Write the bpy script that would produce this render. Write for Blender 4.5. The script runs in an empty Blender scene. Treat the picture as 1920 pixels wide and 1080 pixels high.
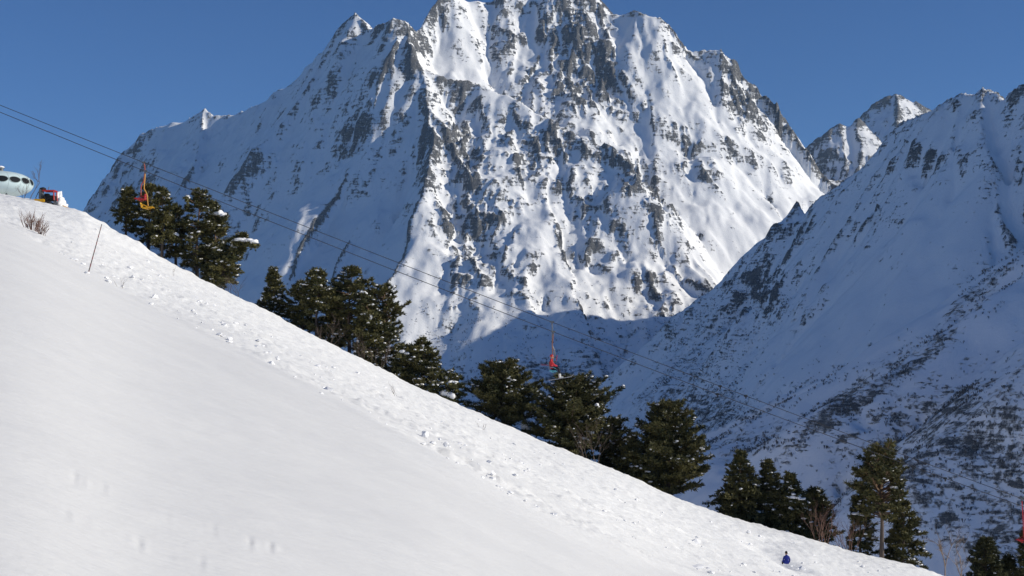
import bpy, bmesh, math, random, os
import numpy as np
from mathutils import Vector, Matrix

random.seed(7)
RNG = np.random.default_rng(11)
R = math.radians
sc = bpy.context.scene
col = sc.collection
SKIP = os.environ.get('SKIPPARTS', '').split(',')

# ------------------------------------------------------------------ camera
F = 2638.0                      # focal length in photo pixels (1920 wide)
PITCH = R(3.0)
cam_d = bpy.data.cameras.new('camera')
cam = bpy.data.objects.new('camera', cam_d)
col.objects.link(cam)
cam_d.sensor_width = 36.0
cam_d.lens = 36.0 * F / 1920.0
cam_d.clip_start = 0.2
cam_d.clip_end = 60000.0
cam.location = (0, 0, 0)
cam.rotation_euler = (R(90) + PITCH, 0, 0)
sc.camera = cam

# ------------------------------------------------------------------ sky, sun, exposure
SUN_EL, SUN_AZ = 24.0, 98.0     # azimuth clockwise from the viewing direction (+Y)
sun_dir = Vector((math.sin(R(SUN_AZ)) * math.cos(R(SUN_EL)),
                  math.cos(R(SUN_AZ)) * math.cos(R(SUN_EL)), math.sin(R(SUN_EL))))
world = bpy.data.worlds.new('World')
sc.world = world
world.use_nodes = True
wn = world.node_tree.nodes
bg = wn['Background']
sky = wn.new('ShaderNodeTexSky')
sky.sky_type = 'NISHITA'
sky.sun_disc = False
sky.sun_elevation = R(SUN_EL)
sky.sun_rotation = R(SUN_AZ)
sky.altitude = 2500.0
sky.air_density = 1.0
sky.dust_density = 0.0
sky.ozone_density = 10.0
world.node_tree.links.new(sky.outputs[0], bg.inputs['Color'])
bg.inputs['Strength'].default_value = 0.09
sun_l = bpy.data.lights.new('sun', 'SUN')
sun_l.energy = 4.7
sun_l.angle = R(0.53)
sun_l.color = (1.0, 0.93, 0.785)
sun = bpy.data.objects.new('sun', sun_l)
sun.rotation_euler = sun_dir.to_track_quat('Z', 'Y').to_euler()
col.objects.link(sun)
sc.view_settings.view_transform = 'Standard'
sc.view_settings.look = 'None'
sc.view_settings.exposure = 0.0
sc.view_settings.gamma = 1.0
sc.view_settings.use_curve_mapping = False
sc.render.engine = 'CYCLES'
sc.cycles.use_denoising = True
sc.cycles.max_bounces = 5
sc.cycles.diffuse_bounces = 2
sc.cycles.volume_bounces = 0


def PX(px, py, Y):
    """a point at depth Y (metres along +Y) on the line of sight through photo pixel px, py"""
    dx, dz = (px - 960.0) / F, (540.0 - py) / F
    yy = math.cos(PITCH) - dz * math.sin(PITCH)
    zz = math.sin(PITCH) + dz * math.cos(PITCH)
    return (dx / yy * Y, Y, zz / yy * Y)


def to_px(x, y, z):
    c, s = math.cos(PITCH), math.sin(PITCH)
    yy = y * c + z * s
    zz = -y * s + z * c
    return 960 + F * x / yy, 540 - F * zz / yy


# ------------------------------------------------------------------ noise
_perm = np.random.default_rng(3).permutation(4096).astype(np.int64)
_ang = np.random.default_rng(4).random(4096) * 2 * np.pi
_gx, _gy = np.cos(_ang), np.sin(_ang)


def perlin(x, y, seed=0):
    x = np.asarray(x, float); y = np.asarray(y, float)
    xi = np.floor(x).astype(np.int64); yi = np.floor(y).astype(np.int64)
    xf, yf = x - xi, y - yi
    u = xf * xf * xf * (xf * (xf * 6 - 15) + 10)
    v = yf * yf * yf * (yf * (yf * 6 - 15) + 10)

    def g(ix, iy, fx, fy):
        h = _perm[(_perm[(ix + seed * 131) & 4095] + iy) & 4095]
        return _gx[h] * fx + _gy[h] * fy
    a = g(xi, yi, xf, yf); b = g(xi + 1, yi, xf - 1, yf)
    c = g(xi, yi + 1, xf, yf - 1); d = g(xi + 1, yi + 1, xf - 1, yf - 1)
    return ((a + (b - a) * u) * (1 - v) + (c + (d - c) * u) * v) * 1.5


def fbm(x, y, oct=5, seed=0, gain=0.5, lac=2.03):
    s = np.zeros_like(np.asarray(x, float)); a = 1.0
    for i in range(oct):
        s += a * perlin(x, y, seed + i * 7)
        x = x * lac + 13.7; y = y * lac + 5.1; a *= gain
    return s


def ridged(x, y, oct=5, seed=0, gain=0.5, lac=2.03):
    s = np.zeros_like(np.asarray(x, float)); a = 1.0; w = 1.0
    for i in range(oct):
        n = 1 - np.abs(perlin(x, y, seed + i * 7)) * 1.6
        n = np.clip(n, 0, 1) ** 2
        s += a * n * w
        w = np.clip(n * 1.6, 0, 1)
        x = x * lac + 3.3; y = y * lac + 9.1; a *= gain
    return s


def sstep(a, b, x):
    t = np.clip((x - a) / (b - a), 0, 1)
    return t * t * (3 - 2 * t)


def blur(z, n=1):
    for _ in range(n):
        p = np.pad(z, 1, mode='edge')
        z = (p[:-2, 1:-1] + 2 * p[1:-1, 1:-1] + p[2:, 1:-1]) / 4
        p = np.pad(z, 1, mode='edge')
        z = (p[1:-1, :-2] + 2 * p[1:-1, 1:-1] + p[1:-1, 2:]) / 4
    return z


# ------------------------------------------------------------------ materials
def mat(name):
    m = bpy.data.materials.new(name)
    m.use_nodes = True
    return m, m.node_tree.nodes, m.node_tree.links, m.node_tree.nodes['Principled BSDF']


def simple(name, rgb, rough=0.6, metal=0.0, spec=0.3, var=0.15, scale=6.0):
    m, n, l, b = mat(name)
    tc = n.new('ShaderNodeTexCoord')
    t = n.new('ShaderNodeTexNoise'); t.inputs['Scale'].default_value = scale; t.inputs['Detail'].default_value = 5
    l.new(tc.outputs['Object'], t.inputs['Vector'])
    mx = n.new('ShaderNodeMix'); mx.data_type = 'RGBA'
    mx.inputs[6].default_value = (*[c * (1 - var) for c in rgb], 1)
    mx.inputs[7].default_value = (*[min(1, c * (1 + var)) for c in rgb], 1)
    l.new(t.outputs['Fac'], mx.inputs[0])
    l.new(mx.outputs[2], b.inputs['Base Color'])
    b.inputs['Roughness'].default_value = rough
    b.inputs['Metallic'].default_value = metal
    b.inputs['Specular IOR Level'].default_value = spec
    return m


def mountain_mat(name, scale=1.0, rock_lo=(0.075, 0.079, 0.09), rock_hi=(0.26, 0.252, 0.242), dust=0.5):
    """snow and rock mixed by the 'rock' attribute of the terrain, grain and dusting from noise"""
    m, n, l, b = mat(name)
    at = n.new('ShaderNodeAttribute'); at.attribute_name = 'rock'
    geo = n.new('ShaderNodeNewGeometry')
    mp = n.new('ShaderNodeMapping'); mp.vector_type = 'POINT'
    mp.inputs['Scale'].default_value = (1, 1, 0.55)
    l.new(geo.outputs['Position'], mp.inputs['Vector'])

    def noise(s, d=6, rough=0.6, vec=mp):
        t = n.new('ShaderNodeTexNoise')
        t.inputs['Scale'].default_value = s * scale; t.inputs['Detail'].default_value = d
        t.inputs['Roughness'].default_value = rough
        l.new(vec.outputs[0], t.inputs['Vector'])
        return t

    def math_(op, a, c=None, clamp=False):
        t = n.new('ShaderNodeMath'); t.operation = op; t.use_clamp = clamp
        for i, v in enumerate((a, c)):
            if v is None: continue
            if isinstance(v, (int, float)): t.inputs[i].default_value = v
            else: l.new(v, t.inputs[i])
        return t.outputs[0]
    fine = noise(0.09, 8, 0.72)
    mid = noise(0.022, 6, 0.62)
    # tilted strata: snow lying on ledges
    mp2 = n.new('ShaderNodeMapping'); mp2.inputs['Rotation'].default_value = (R(12), R(-24), 0)
    mp2.inputs['Scale'].default_value = (0.25, 0.25, 1.5)
    l.new(geo.outputs['Position'], mp2.inputs['Vector'])
    strat = noise(0.08, 7, 0.7, mp2)
    rk = math_('ADD', at.outputs['Fac'], math_('MULTIPLY', math_('SUBTRACT', fine.outputs['Fac'], 0.5), 2.0))
    rk = math_('ADD', rk, math_('MULTIPLY', math_('SUBTRACT', strat.outputs['Fac'], 0.5), 1.6))
    rk = math_('ADD', rk, math_('MULTIPLY', math_('SUBTRACT', mid.outputs['Fac'], 0.5), 0.5))
    mr = n.new('ShaderNodeMapRange'); mr.interpolation_type = 'SMOOTHSTEP'
    mr.inputs['From Min'].default_value = 0.50; mr.inputs['From Max'].default_value = 0.78
    l.new(rk, mr.inputs['Value'])
    rc = n.new('ShaderNodeMix'); rc.data_type = 'RGBA'
    rc.inputs[6].default_value = (*rock_lo, 1); rc.inputs[7].default_value = (*rock_hi, 1)
    nn = noise(0.05, 8, 0.7)
    cr = n.new('ShaderNodeMapRange'); cr.inputs['From Min'].default_value = 0.35; cr.inputs['From Max'].default_value = 0.68
    l.new(nn.outputs['Fac'], cr.inputs['Value'])
    l.new(cr.outputs[0], rc.inputs[0])
    mx = n.new('ShaderNodeMix'); mx.data_type = 'RGBA'
    l.new(mr.outputs[0], mx.inputs[0])
    mx.inputs[6].default_value = (0.88, 0.89, 0.91, 1)
    l.new(rc.outputs[2], mx.inputs[7])
    l.new(mx.outputs[2], b.inputs['Base Color'])
    b.inputs['Roughness'].default_value = 0.75
    b.inputs['Specular IOR Level'].default_value = 0.15
    bp = n.new('ShaderNodeBump')
    bn = math_('ADD', math_('MULTIPLY', fine.outputs['Fac'], math_('ADD', math_('MULTIPLY', mr.outputs[0], 13.0), 1.4)),
               math_('MULTIPLY', strat.outputs['Fac'], math_('MULTIPLY', mr.outputs[0], 10.0)))
    bp.inputs['Strength'].default_value = 0.9
    bp.inputs['Distance'].default_value = 1.0 / scale
    l.new(bn, bp.inputs['Height'])
    l.new(bp.outputs[0], b.inputs['Normal'])
    return m


# ------------------------------------------------------------------ object helpers
def tag(o, label=None, cat=None, group=None, kind=None):
    if label: o['label'] = label
    if cat: o['category'] = cat
    if group: o['group'] = group
    if kind: o['kind'] = kind
    return o


def empty(name, loc, rz=0.0):
    o = bpy.data.objects.new(name, None)
    o.location = loc; o.rotation_euler = (0, 0, rz); o.empty_display_size = 0.3
    col.objects.link(o)
    return o


def mesh_obj(name, V, faces, m, parent=None, smooth=False, attrs=None):
    """faces: list/array of equal-length index tuples (numpy) or a list of mixed polygons"""
    me = bpy.data.meshes.new(name)
    V = np.asarray(V, np.float32)
    if isinstance(faces, np.ndarray):
        k = faces.shape[1]; nf = len(faces)
        me.vertices.add(len(V)); me.vertices.foreach_set('co', V.ravel())
        me.loops.add(nf * k); me.loops.foreach_set('vertex_index', faces.ravel().astype(np.int32))
        me.polygons.add(nf)
        me.polygons.foreach_set('loop_start', np.arange(0, nf * k, k, dtype=np.int32))
        me.update(calc_edges=True)
    else:
        me.from_pydata(V.tolist(), [], [tuple(f) for f in faces])
        me.update()
    if smooth:
        me.polygons.foreach_set('use_smooth', np.ones(len(me.polygons), bool))
    for k, (dom, arr) in (attrs or {}).items():
        a = me.attributes.new(k, 'FLOAT', dom)
        a.data.foreach_set('value', np.asarray(arr, np.float32).ravel())
    if m: me.materials.append(m)
    o = bpy.data.objects.new(name, me)
    col.objects.link(o)
    if parent: o.parent = parent
    return o


def grid_faces(nr, nc, keep=None):
    i = np.arange(nr * nc).reshape(nr, nc)
    f = np.stack([i[:-1, :-1], i[:-1, 1:], i[1:, 1:], i[1:, :-1]], -1).reshape(-1, 4)
    if keep is not None: f = f[keep.ravel()]
    return f


# ------------------------------------------------------------------ mountains
def ridge_surface(X, Y, ridges, floor, warp=18.0, rib=1.0, seed=0):
    wx = X + warp * fbm(X / 170, Y / 170, 4, seed + 1)
    wy = Y + warp * fbm(X / 170, Y / 170, 4, seed + 2)
    Z = np.full(X.shape, float(floor)); RB = np.zeros(X.shape)
    for ri, rd in enumerate(ridges):
        pts = np.array([PX(*p) if len(p) == 3 else p[:3] for p in rd['p']])
        k0, k1, L = rd.get('k', (1.5, 0.95, 260.0))
        k0r, k1r, Lr = rd.get('kr', (k0, k1, L))
        seg = np.diff(pts[:, :2], axis=0)
        sl = np.hypot(seg[:, 0], seg[:, 1]); s0 = np.concatenate([[0], np.cumsum(sl)])
        best = np.full(X.shape, 1e9); zb = np.zeros(X.shape); sb = np.zeros(X.shape); side = np.zeros(X.shape); ob = np.zeros(X.shape)
        cand = np.full(X.shape, -1e9)
        for i in range(len(seg)):
            ax, ay = pts[i, :2]; dx, dy = seg[i]
            t_ = ((wx - ax) * dx + (wy - ay) * dy) / max(sl[i] ** 2, 1e-6)
            t = np.clip(t_, 0, 1)
            over = (np.maximum(-t_, 0) if i == 0 else 0) + (np.maximum(t_ - 1, 0) if i == len(seg) - 1 else 0)
            ox, oy = wx - (ax + t * dx), wy - (ay + t * dy)
            d = np.hypot(ox, oy)
            sd = (dx * oy - dy * ox) >= 0           # left of the direction of travel
            z0 = pts[i, 2] + t * (pts[i + 1, 2] - pts[i, 2])
            drop = np.where(sd, k1 * d + (k0 - k1) * L * (1 - np.exp(-d / L)),
                            k1r * d + (k0r - k1r) * Lr * (1 - np.exp(-d / Lr)))
            h = z0 - drop - rd.get('cap', 0.5) * over * sl[i]
            up = h > cand
            cand = np.where(up, h, cand); best = np.where(up, d, best)
            sb = np.where(up, s0[i] + t * sl[i], sb); side = np.where(up, sd, side); ob = np.where(up, over * sl[i] if not np.isscalar(over) else 0.0, ob)
        A = rd.get('rib', 1.0) * rib
        if A > 0:
            sp = sb + side * 777 + ri * 1311
            j = 16 * fbm(X / 110, Y / 110, 3, seed + 40)
            ramp = best / (best + 70) * np.exp(-ob / 70)
            r1 = np.abs(perlin((sp + j) / 150, best / 700 + ri, seed + 11))
            r2 = np.abs(perlin((sp + j * .7) / 62, best / 330 + ri, seed + 12))
            r3 = np.abs(perlin((sp + j * .4) / 27, best / 150 + ri, seed + 13))
            cand = cand - A * ramp * (70 * r1 - 14)
            r4 = np.abs(perlin((sp + j * .3) / 13, best / 90 + ri, seed + 14))
            rb = -A * ramp * (34 * r2 + 18 * r3 + 8 * r4 - 14)
        else:
            rb = 0.0
        up = cand > Z
        Z = np.where(up, cand, Z); RB = np.where(up, rb, RB)
    return Z, RB


def erode(Z, cell, n=60000, steps=110, rate=0.25, seed=1):
    """running grains that cut gullies and drop what they carry"""
    rng = np.random.default_rng(seed)
    h, w = Z.shape
    for _ in range(2):
        x = rng.random(n) * (w - 3) + 1; y = rng.random(n) * (h - 3) + 1
        vx = np.zeros(n); vy = np.zeros(n); sed = np.zeros(n); sp = np.zeros(n)
        for s in range(steps):
            xi = x.astype(int); yi = y.astype(int); fx, fy = x - xi, y - yi
            i = yi * w + xi
            zf = Z.ravel()
            a, b, c, d = zf[i], zf[i + 1], zf[i + w], zf[i + w + 1]
            gx = ((b - a) * (1 - fy) + (d - c) * fy) / cell
            gy = ((c - a) * (1 - fx) + (d - b) * fx) / cell
            vx = vx * 0.45 - gx; vy = vy * 0.45 - gy
            L = np.hypot(vx, vy) + 1e-9
            vx /= L; vy /= L
            nx = np.clip(x + vx, 1, w - 3); ny = np.clip(y + vy, 1, h - 3)
            slope = np.hypot(gx, gy)
            cap = np.clip(slope, 0, 2.2) * cell * 0.5
            dz = (cap - sed) * np.where(cap > sed, rate * 0.35, rate * 0.5)
            dz = np.clip(dz, -0.5 * cell, 0.35 * cell)
            sed += dz
            for (o, wt) in ((0, (1 - fx) * (1 - fy)), (1, fx * (1 - fy)), (w, (1 - fx) * fy), (w + 1, fx * fy)):
                Z = (Z.ravel() - np.bincount(i + o, weights=dz * wt, minlength=h * w)).reshape(h, w)
            x, y = nx, ny
    return Z


def mountain(name, label, x0, x1, y0, y1, cell, ridges, floor, material, seed=0, rough=(13, 4), warp=22, rib=1.0,
             snow_off=(13.0, 1.75, 5.5), blobs=(), brush_shades=(), crag0=0.36, rock_bias=0.47, strata=7.0, rib_lo=0.55, erosion=45000, cull=None, zone=None):
    xs = np.arange(x0, x1 + cell, cell); ys = np.arange(y0, y1 + cell, cell)
    X, Y = np.meshgrid(xs, ys)
    Z, RB = ridge_surface(X, Y, ridges, floor, warp, rib, seed)
    gy, gx = np.gradient(blur(Z, 8), cell)
    slope = np.hypot(gx, gy)
    px, py = to_px(X, Y, Z)
    bl = np.zeros(X.shape)
    for (bx, by, rx, ry, ang, amt) in blobs:
        ca, sa = math.cos(R(ang)), math.sin(R(ang))
        u = ((px - bx) * ca + (py - by) * sa) / rx; v = (-(px - bx) * sa + (py - by) * ca) / ry
        bl = bl + amt * np.exp(-(u * u + v * v))
    crag = np.clip(crag0 + bl + 0.5 * fbm(X / 160, Y / 160, 3, seed + 70) + 0.5 * (slope - 1.5), 0.0, 1.6)
    Z += RB * (rib_lo + 0.9 * crag)
    # broken rock: crags that run down the fall line, then small blocks
    wx = X + 22 * fbm(X / 80, Y / 80, 3, seed + 31); wy = Y + 22 * fbm(X / 80, Y / 80, 3, seed + 32)
    Z += rough[0] * (0.3 + crag) * (ridged(wx / 120, wy / 230, 6, seed + 60, 0.55) - 0.9)
    Z += rough[0] * 0.75 * crag * (ridged(wx / 48, wy / 95, 4, seed + 61, 0.6) - 0.9)
    Z += rough[1] * (0.15 + crag) * fbm(X / 17, Y / 24, 4, seed + 80, 0.65)
    sq = (Z * 0.85 + wx * 0.38 + wy * 0.15)
    Z += strata * crag * (perlin(sq / 24, wx / 160, seed + 120) + 0.6 * perlin(sq / 10, wx / 90, seed + 121))
    if erosion: Z = erode(Z, cell, erosion, seed=seed + 5)
    # snow lies smooth in hollows and on gentler ground, rock stands out of it
    gy, gx = np.gradient(blur(Z, 4), cell)
    slope = np.hypot(gx, gy)
    bias = (crag - 0.55) * 1.5 + 0.8 * fbm(X / 45, Y / 70, 4, seed + 95)
    smooth_z = blur(Z, 18)
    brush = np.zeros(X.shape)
    for (bx, by, rx, ry, ang, amt) in brush_shades:
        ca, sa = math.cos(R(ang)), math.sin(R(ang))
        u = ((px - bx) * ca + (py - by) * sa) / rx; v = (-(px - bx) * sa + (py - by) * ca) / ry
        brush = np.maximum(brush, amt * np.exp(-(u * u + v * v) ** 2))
    off = snow_off[0] * (slope / snow_off[1] - 1.0) + bias * snow_off[2]
    snow_z = smooth_z - off
    rock = np.clip((Z - snow_z) / 24 + rock_bias, 0, 1) * 0.86
    rk = sstep(-3.0, 5.0, Z - snow_z)
    rock = np.maximum(rock, brush * (0.58 + 0.17 * fbm(X / 70, Y / 70, 4, seed + 97)))  # brush cover, its dark tone also deepening shade that came out pale
    Zs = np.minimum(snow_z, blur(Z, 5) + 3)
    Zf = Z * rk + (Zs * 0.45 + blur(Z, 1) * 0.55) * (1 - rk)
    if zone is not None: Zf, rock = zone(X, Y, Zf, rock, px, py)
    V = np.stack([X, Y, Zf], -1).reshape(-1, 3)
    keep = None
    if cull is not None:
        keep = cull(X, Y, Zf)[:-1, :-1]
    f = grid_faces(*X.shape, keep=keep)
    used = np.zeros(len(V), bool); used[f.ravel()] = True
    idx = np.cumsum(used) - 1
    o = mesh_obj(name, V[used], idx[f], material, smooth=True, attrs={'rock': ('POINT', rock.ravel()[used])})
    tag(o, label, None, None, 'structure')
    return o, (x0, y0, cell, Zf, rock)


M_main = mountain_mat('snowy_rock_far')
M_right = mountain_mat('snowy_rock_right', 1.5)

main_ridges = [
    dict(p=[(20, 600, 6500), (110, 460, 6300), (160, 390, 6170), (200, 345, 6080), (235, 300, 5990), (262, 255, 5930), (300, 235, 5860), (340, 226, 5780),
            (385, 203, 5690), (405, 215, 5650), (440, 211, 5580), (500, 186, 5460), (540, 160, 5390), (600, 108, 5240),
            (640, 55, 5140)], k=(1.2, 1.2, 200), kr=(1.5, 1.2, 300), rib=0.5, cap=1.5),
    dict(p=[(600, 108, 5240), (640, 55, 5140), (662, 20, 5090), (684, 52, 5050), (700, 47, 5010), (738, 36, 4940), (757, 38, 4920)],
         k=(1.2, 1.2, 200), kr=(2.0, 1.6, 300), rib=0.5, cap=1.5),
    dict(p=[(757, 38, 4920), (775, 57, 5000), (800, 25, 5080), (820, 0, 5130)], k=(1.5, 1.2, 200), kr=(2.2, 1.9, 280), rib=0.7, cap=1.5),
    dict(p=[(785, 120, 4800), (840, 145, 4810), (880, 150, 4800), (920, 166, 4775)], k=(1.4, 1.2, 160), kr=(2.2, 1.8, 220), cap=1.5),
    dict(p=[(820, 0, 5130), (850, -18, 5180), (885, 2, 5220), (915, 0, 5240),
            (960, -25, 5250), (1000, -35, 5250), (1060, -52, 5240), (1100, -25, 5220), (1117, 2, 5190), (1128, 20, 5180),
            (1170, 22, 5150), (1187, 16, 5140), (1215, 28, 5120), (1240, 30, 5100), (1270, 68, 5090), (1300, 93, 5080),
            (1330, 94, 5070), (1346, 93, 5060), (1357, 125, 5060), (1372, 158, 5060), (1400, 200, 5050), (1425, 232, 5040),
            (1450, 258, 5040), (1480, 280, 5040), (1506, 300, 5040), (1540, 330, 5040), (1600, 340, 5040), (1680, 330, 5000)],
         k=(1.2, 1.2, 200), kr=(1.75, 1.0, 280), rib=0.9, cap=1.2),
    # front buttress
    dict(p=[(757, 38, 4920), (785, 120, 4800), (805, 190, 4700), (842, 235, 4610), (860, 300, 4500), (893, 360, 4410),
            (888, 440, 4310), (935, 540, 4200), (965, 640, 4100), (990, 740, 4000), (1010, 840, 3900)], k=(1.5, 1.05, 160), kr=(2.0, 1.7, 200)),
    dict(p=[(805, 190, 4700), (820, 250, 4590), (800, 310, 4470), (808, 365, 4390), (782, 420, 4310), (788, 470, 4240), (764, 515, 4180), (756, 560, 4120), (746, 600, 4060), (755, 720, 3900)], k=(1.3, 0.95, 150), kr=(2.0, 1.6, 200)),
    # ribs on the shaded left flank
    dict(p=[(757, 38, 4920), (722, 110, 4890), (694, 185, 4850), (672, 250, 4800), (640, 330, 4720)], k=(3.4, 3.0, 120), kr=(2.6, 2.4, 200), rib=0.15),
    dict(p=[(655, 445, 4420), (640, 475, 4370), (618, 520, 4280)], k=(3.2, 3.0, 60), rib=0.15),
    dict(p=[(385, 203, 5690), (382, 250, 5560), (362, 305, 5420), (325, 380, 5230), (280, 470, 5050)], k=(1.3, 0.9, 120)),
    # east shoulder
    dict(p=[(1117, 2, 5190), (1140, 60, 5090), (1165, 120, 4990), (1195, 180, 4890), (1230, 250, 4790), (1262, 310, 4700), (1300, 345, 4640), (1335, 400, 4560)],
         k=(1.5, 1.1, 160), kr=(1.5, 1.1, 160)),
    # diagonal arete
    dict(p=[(900, 158, 4790), (940, 173, 4760), (993, 200, 4710), (1033, 227, 4660), (1090, 257, 4600),
            (1147, 273, 4550), (1180, 300, 4470), (1215, 350, 4390), (1245, 400, 4320), (1262, 430, 4280), (1275, 520, 4180)],
         k=(1.2, 1.2, 160), kr=(1.25, 0.95, 220)),
    # headwall ribs
    dict(p=[(960, -25, 5250), (955, 50, 5140), (962, 110, 5060), (985, 185, 4950)], k=(1.7, 1.4, 120)),
    dict(p=[(1060, -52, 5240), (1062, 60, 5110), (1045, 130, 5020), (1035, 200, 4920)], k=(1.7, 1.4, 120)),
    dict(p=[(1240, 30, 5100), (1262, 120, 4970), (1290, 200, 4870), (1310, 280, 4760)], k=(1.6, 1.2, 120)),
    dict(p=[(1346, 93, 5060), (1352, 180, 4930), (1372, 260, 4820), (1402, 340, 4720), (1430, 410, 4620), (1440, 450, 4560)], k=(1.6, 1.2, 120)),
    dict(p=[(1425, 232, 5040), (1455, 310, 4900), (1500, 370, 4780), (1520, 420, 4680)], k=(1.5, 1.1, 120)),
    # lower ribs of the front
    dict(p=[(993, 200, 4710), (1010, 285, 4570), (992, 350, 4470), (1014, 420, 4390), (1032, 510, 4310), (1095, 640, 4160), (1150, 760, 4000)], k=(1.1, 0.85, 160)),
    dict(p=[(1262, 430, 4280), (1232, 520, 4200), (1220, 600, 4110), (1205, 720, 3960)], k=(1.1, 0.8, 160)),
]
main_blobs = [  # barer (+) and more deeply covered (-) places of the face
    (1110, 100, 90, 60, 60, 1.9), (1070, 160, 70, 50, 30, 1.0), (770, 100, 50, 24, 60, 0.8), (660, 265, 75, 24, 120, 2.4), (860, 260, 60, 60, 0, 0.9), (960, 90, 24, 70, 0, 0.8),
    (1210, 350, 90, 32, 45, 1.4), (1390, 190, 110, 26, 60, 1.2), (1270, 260, 90, 24, 50, 0.8), (1350, 300, 60, 60, 0, 0.5), (880, 400, 50, 110, 0, 0.9), (1230, 560, 80, 80, 0, 1.0), (350, 320, 34, 22, 120, 1.2),
    (980, 400, 170, 150, 0, 0.55), (1000, 260, 120, 50, 20, 0.5), (860, 520, 60, 80, 0, 0.4), (250, 290, 30, 50, 0, 0.4), (220, 360, 60, 40, 140, 0.5), (1050, 560, 90, 70, 0, 0.2),
    (890, 120, 30, 50, 0, -0.9), (1350, 430, 90, 60, 30, -0.9), (1560, 360, 70, 40, 0, -0.9), (530, 400, 180, 240, 20, -1.5), (430, 300, 70, 60, 30, -0.9), (600, 200, 60, 90, 30, -1.0), (720, 300, 40, 120, 10, -1.0), (1340, 520, 60, 120, 20, -0.5),
    (720, 420, 50, 150, 10, -0.7), (560, 180, 110, 70, 130, -1.0), (1190, 110, 40, 90, 0, -0.8), (1240, 200, 60, 60, 0, -0.6), (1300, 180, 40, 60, 0, -0.5),
    (840, 50, 50, 80, 0, -0.8), (960, 140, 50, 60, 0, -0.4), (1330, 130, 60, 50, 0, -0.4), (1400, 300, 50, 50, 0, -0.4), (330, 250, 60, 30, 0, -0.3), (640, 90, 60, 50, 0, -0.4),
]


main_brush_shade = [(1030, 740, 240, 90, 0, 1.0), (800, 680, 120, 90, 0, 0.45), (1100, 590, 200, 60, 0, 0.3), (1230, 600, 50, 70, 0, 0.6)]  # brush on the foot, strengthened to paint its cast shadow darker
right_brush_shade = [(1560, 770, 220, 34, -38, 0.95), (1800, 590, 180, 26, -46, 0.8), (1740, 850, 280, 160, -30, 0.9), (1870, 900, 170, 200, 0, 1.0), (1330, 640, 110, 130, 20, 0.7), (1300, 780, 140, 80, 0, 0.9), (1400, 820, 120, 60, 0, 0.7),  # brush on the valley side, with extra darkening painted in for shade
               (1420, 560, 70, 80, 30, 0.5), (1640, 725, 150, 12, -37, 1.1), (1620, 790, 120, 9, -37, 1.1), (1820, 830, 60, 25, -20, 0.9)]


def main_cull(X, Y, Z):
    px, py = to_px(X, Y, Z)
    return (px > 20) & (px < 1720) & (Z > -640) & (Y < 5500 - np.minimum(X, 0) * 0.62)


main_ter = None
if 'main' not in SKIP:
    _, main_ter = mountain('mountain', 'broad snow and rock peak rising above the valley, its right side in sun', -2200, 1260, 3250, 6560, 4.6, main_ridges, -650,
                           M_main, seed=3, blobs=main_blobs, brush_shades=main_brush_shade, cull=main_cull)

right_ridges = [  # first points: unseen crest added out of frame to shade the nearer spur
    dict(p=[(1950, 900, 620), (1800, 1500, 760), (1450, 2050, 690), PX(2120, 130, 2480), PX(1990, 142, 2550), PX(1920, 156, 2600), PX(1900, 170, 2620), PX(1889, 182, 2640), PX(1873, 168, 2650),
            PX(1858, 164, 2660), PX(1846, 158, 2670), PX(1832, 169, 2690), PX(1800, 172, 2720), PX(1778, 184, 2750), PX(1750, 203, 2790),
            PX(1692, 226, 2900), PX(1660, 262, 2950), PX(1625, 299, 3000), PX(1590, 328, 3070), PX(1540, 369, 3150), PX(1514, 398, 3200),
            PX(1495, 376, 3230), PX(1482, 408, 3250), PX(1462, 434, 3280), PX(1441, 440, 3300), PX(1416, 480, 3340), PX(1405, 514, 3360), PX(1386, 528, 3390), PX(1368, 546, 3420), PX(1352, 584, 3460), PX(1330, 594, 3480), PX(1302, 620, 3530), PX(1286, 648, 3570),
            PX(1264, 660, 3610), PX(1242, 702, 3680), PX(1236, 770, 3700), PX(1228, 900, 3720)], 
         k=(1.6, 1.35, 220), kr=(2.2, 2.2, 200), rib=1.7),
    dict(p=[PX(1495, 383, 3230), PX(1545, 480, 3050), PX(1580, 545, 2950)], k=(1.3, 1.0, 120)),
    dict(p=[PX(1692, 226, 2900), PX(1702, 330, 2780), PX(1722, 440, 2660)], k=(1.3, 1.1, 120)),
    dict(p=[PX(1800, 172, 2720), PX(1790, 300, 2600), PX(1800, 420, 2500)], k=(1.3, 1.1, 120)),
    dict(p=[PX(1846, 158, 2670), PX(1855, 300, 2520), PX(1885, 430, 2400)], k=(1.3, 1.1, 120)),
    dict(p=[PX(1442, 440, 3300), PX(1442, 520, 3200), PX(1425, 600, 3110), PX(1440, 720, 2950)], k=(1.0, 0.8, 160)),
    # hidden back ridge that shades the foot of the big peak
    dict(p=[PX(1660, 266, 2980), PX(1668, 262, 3300), PX(1670, 286, 3420), PX(1672, 264, 3560), PX(1673, 292, 3690), PX(1675, 266, 3820), PX(1677, 400, 3900), PX(1684, 640, 3990)], k=(1.5, 1.3, 200), rib=0.5),
    # nearer spur
    dict(p=[PX(2120, 330, 1780), PX(2000, 410, 1880), PX(1920, 463, 1950), PX(1850, 535, 2050), PX(1780, 598, 2150), PX(1700, 660, 2250), PX(1600, 730, 2380),
            PX(1500, 800, 2500), PX(1430, 855, 2600), PX(1380, 910, 2680)], k=(0.72, 0.55, 150), kr=(1.3, 1.3, 100), rib=0.9),
    dict(p=[PX(2100, 560, 1400), PX(1920, 640, 1560), PX(1830, 720, 1680), PX(1720, 830, 1800), PX(1660, 920, 1850)], k=(0.75, 0.6, 200), kr=(0.6, 0.6, 100), rib=0.4),
]
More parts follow.
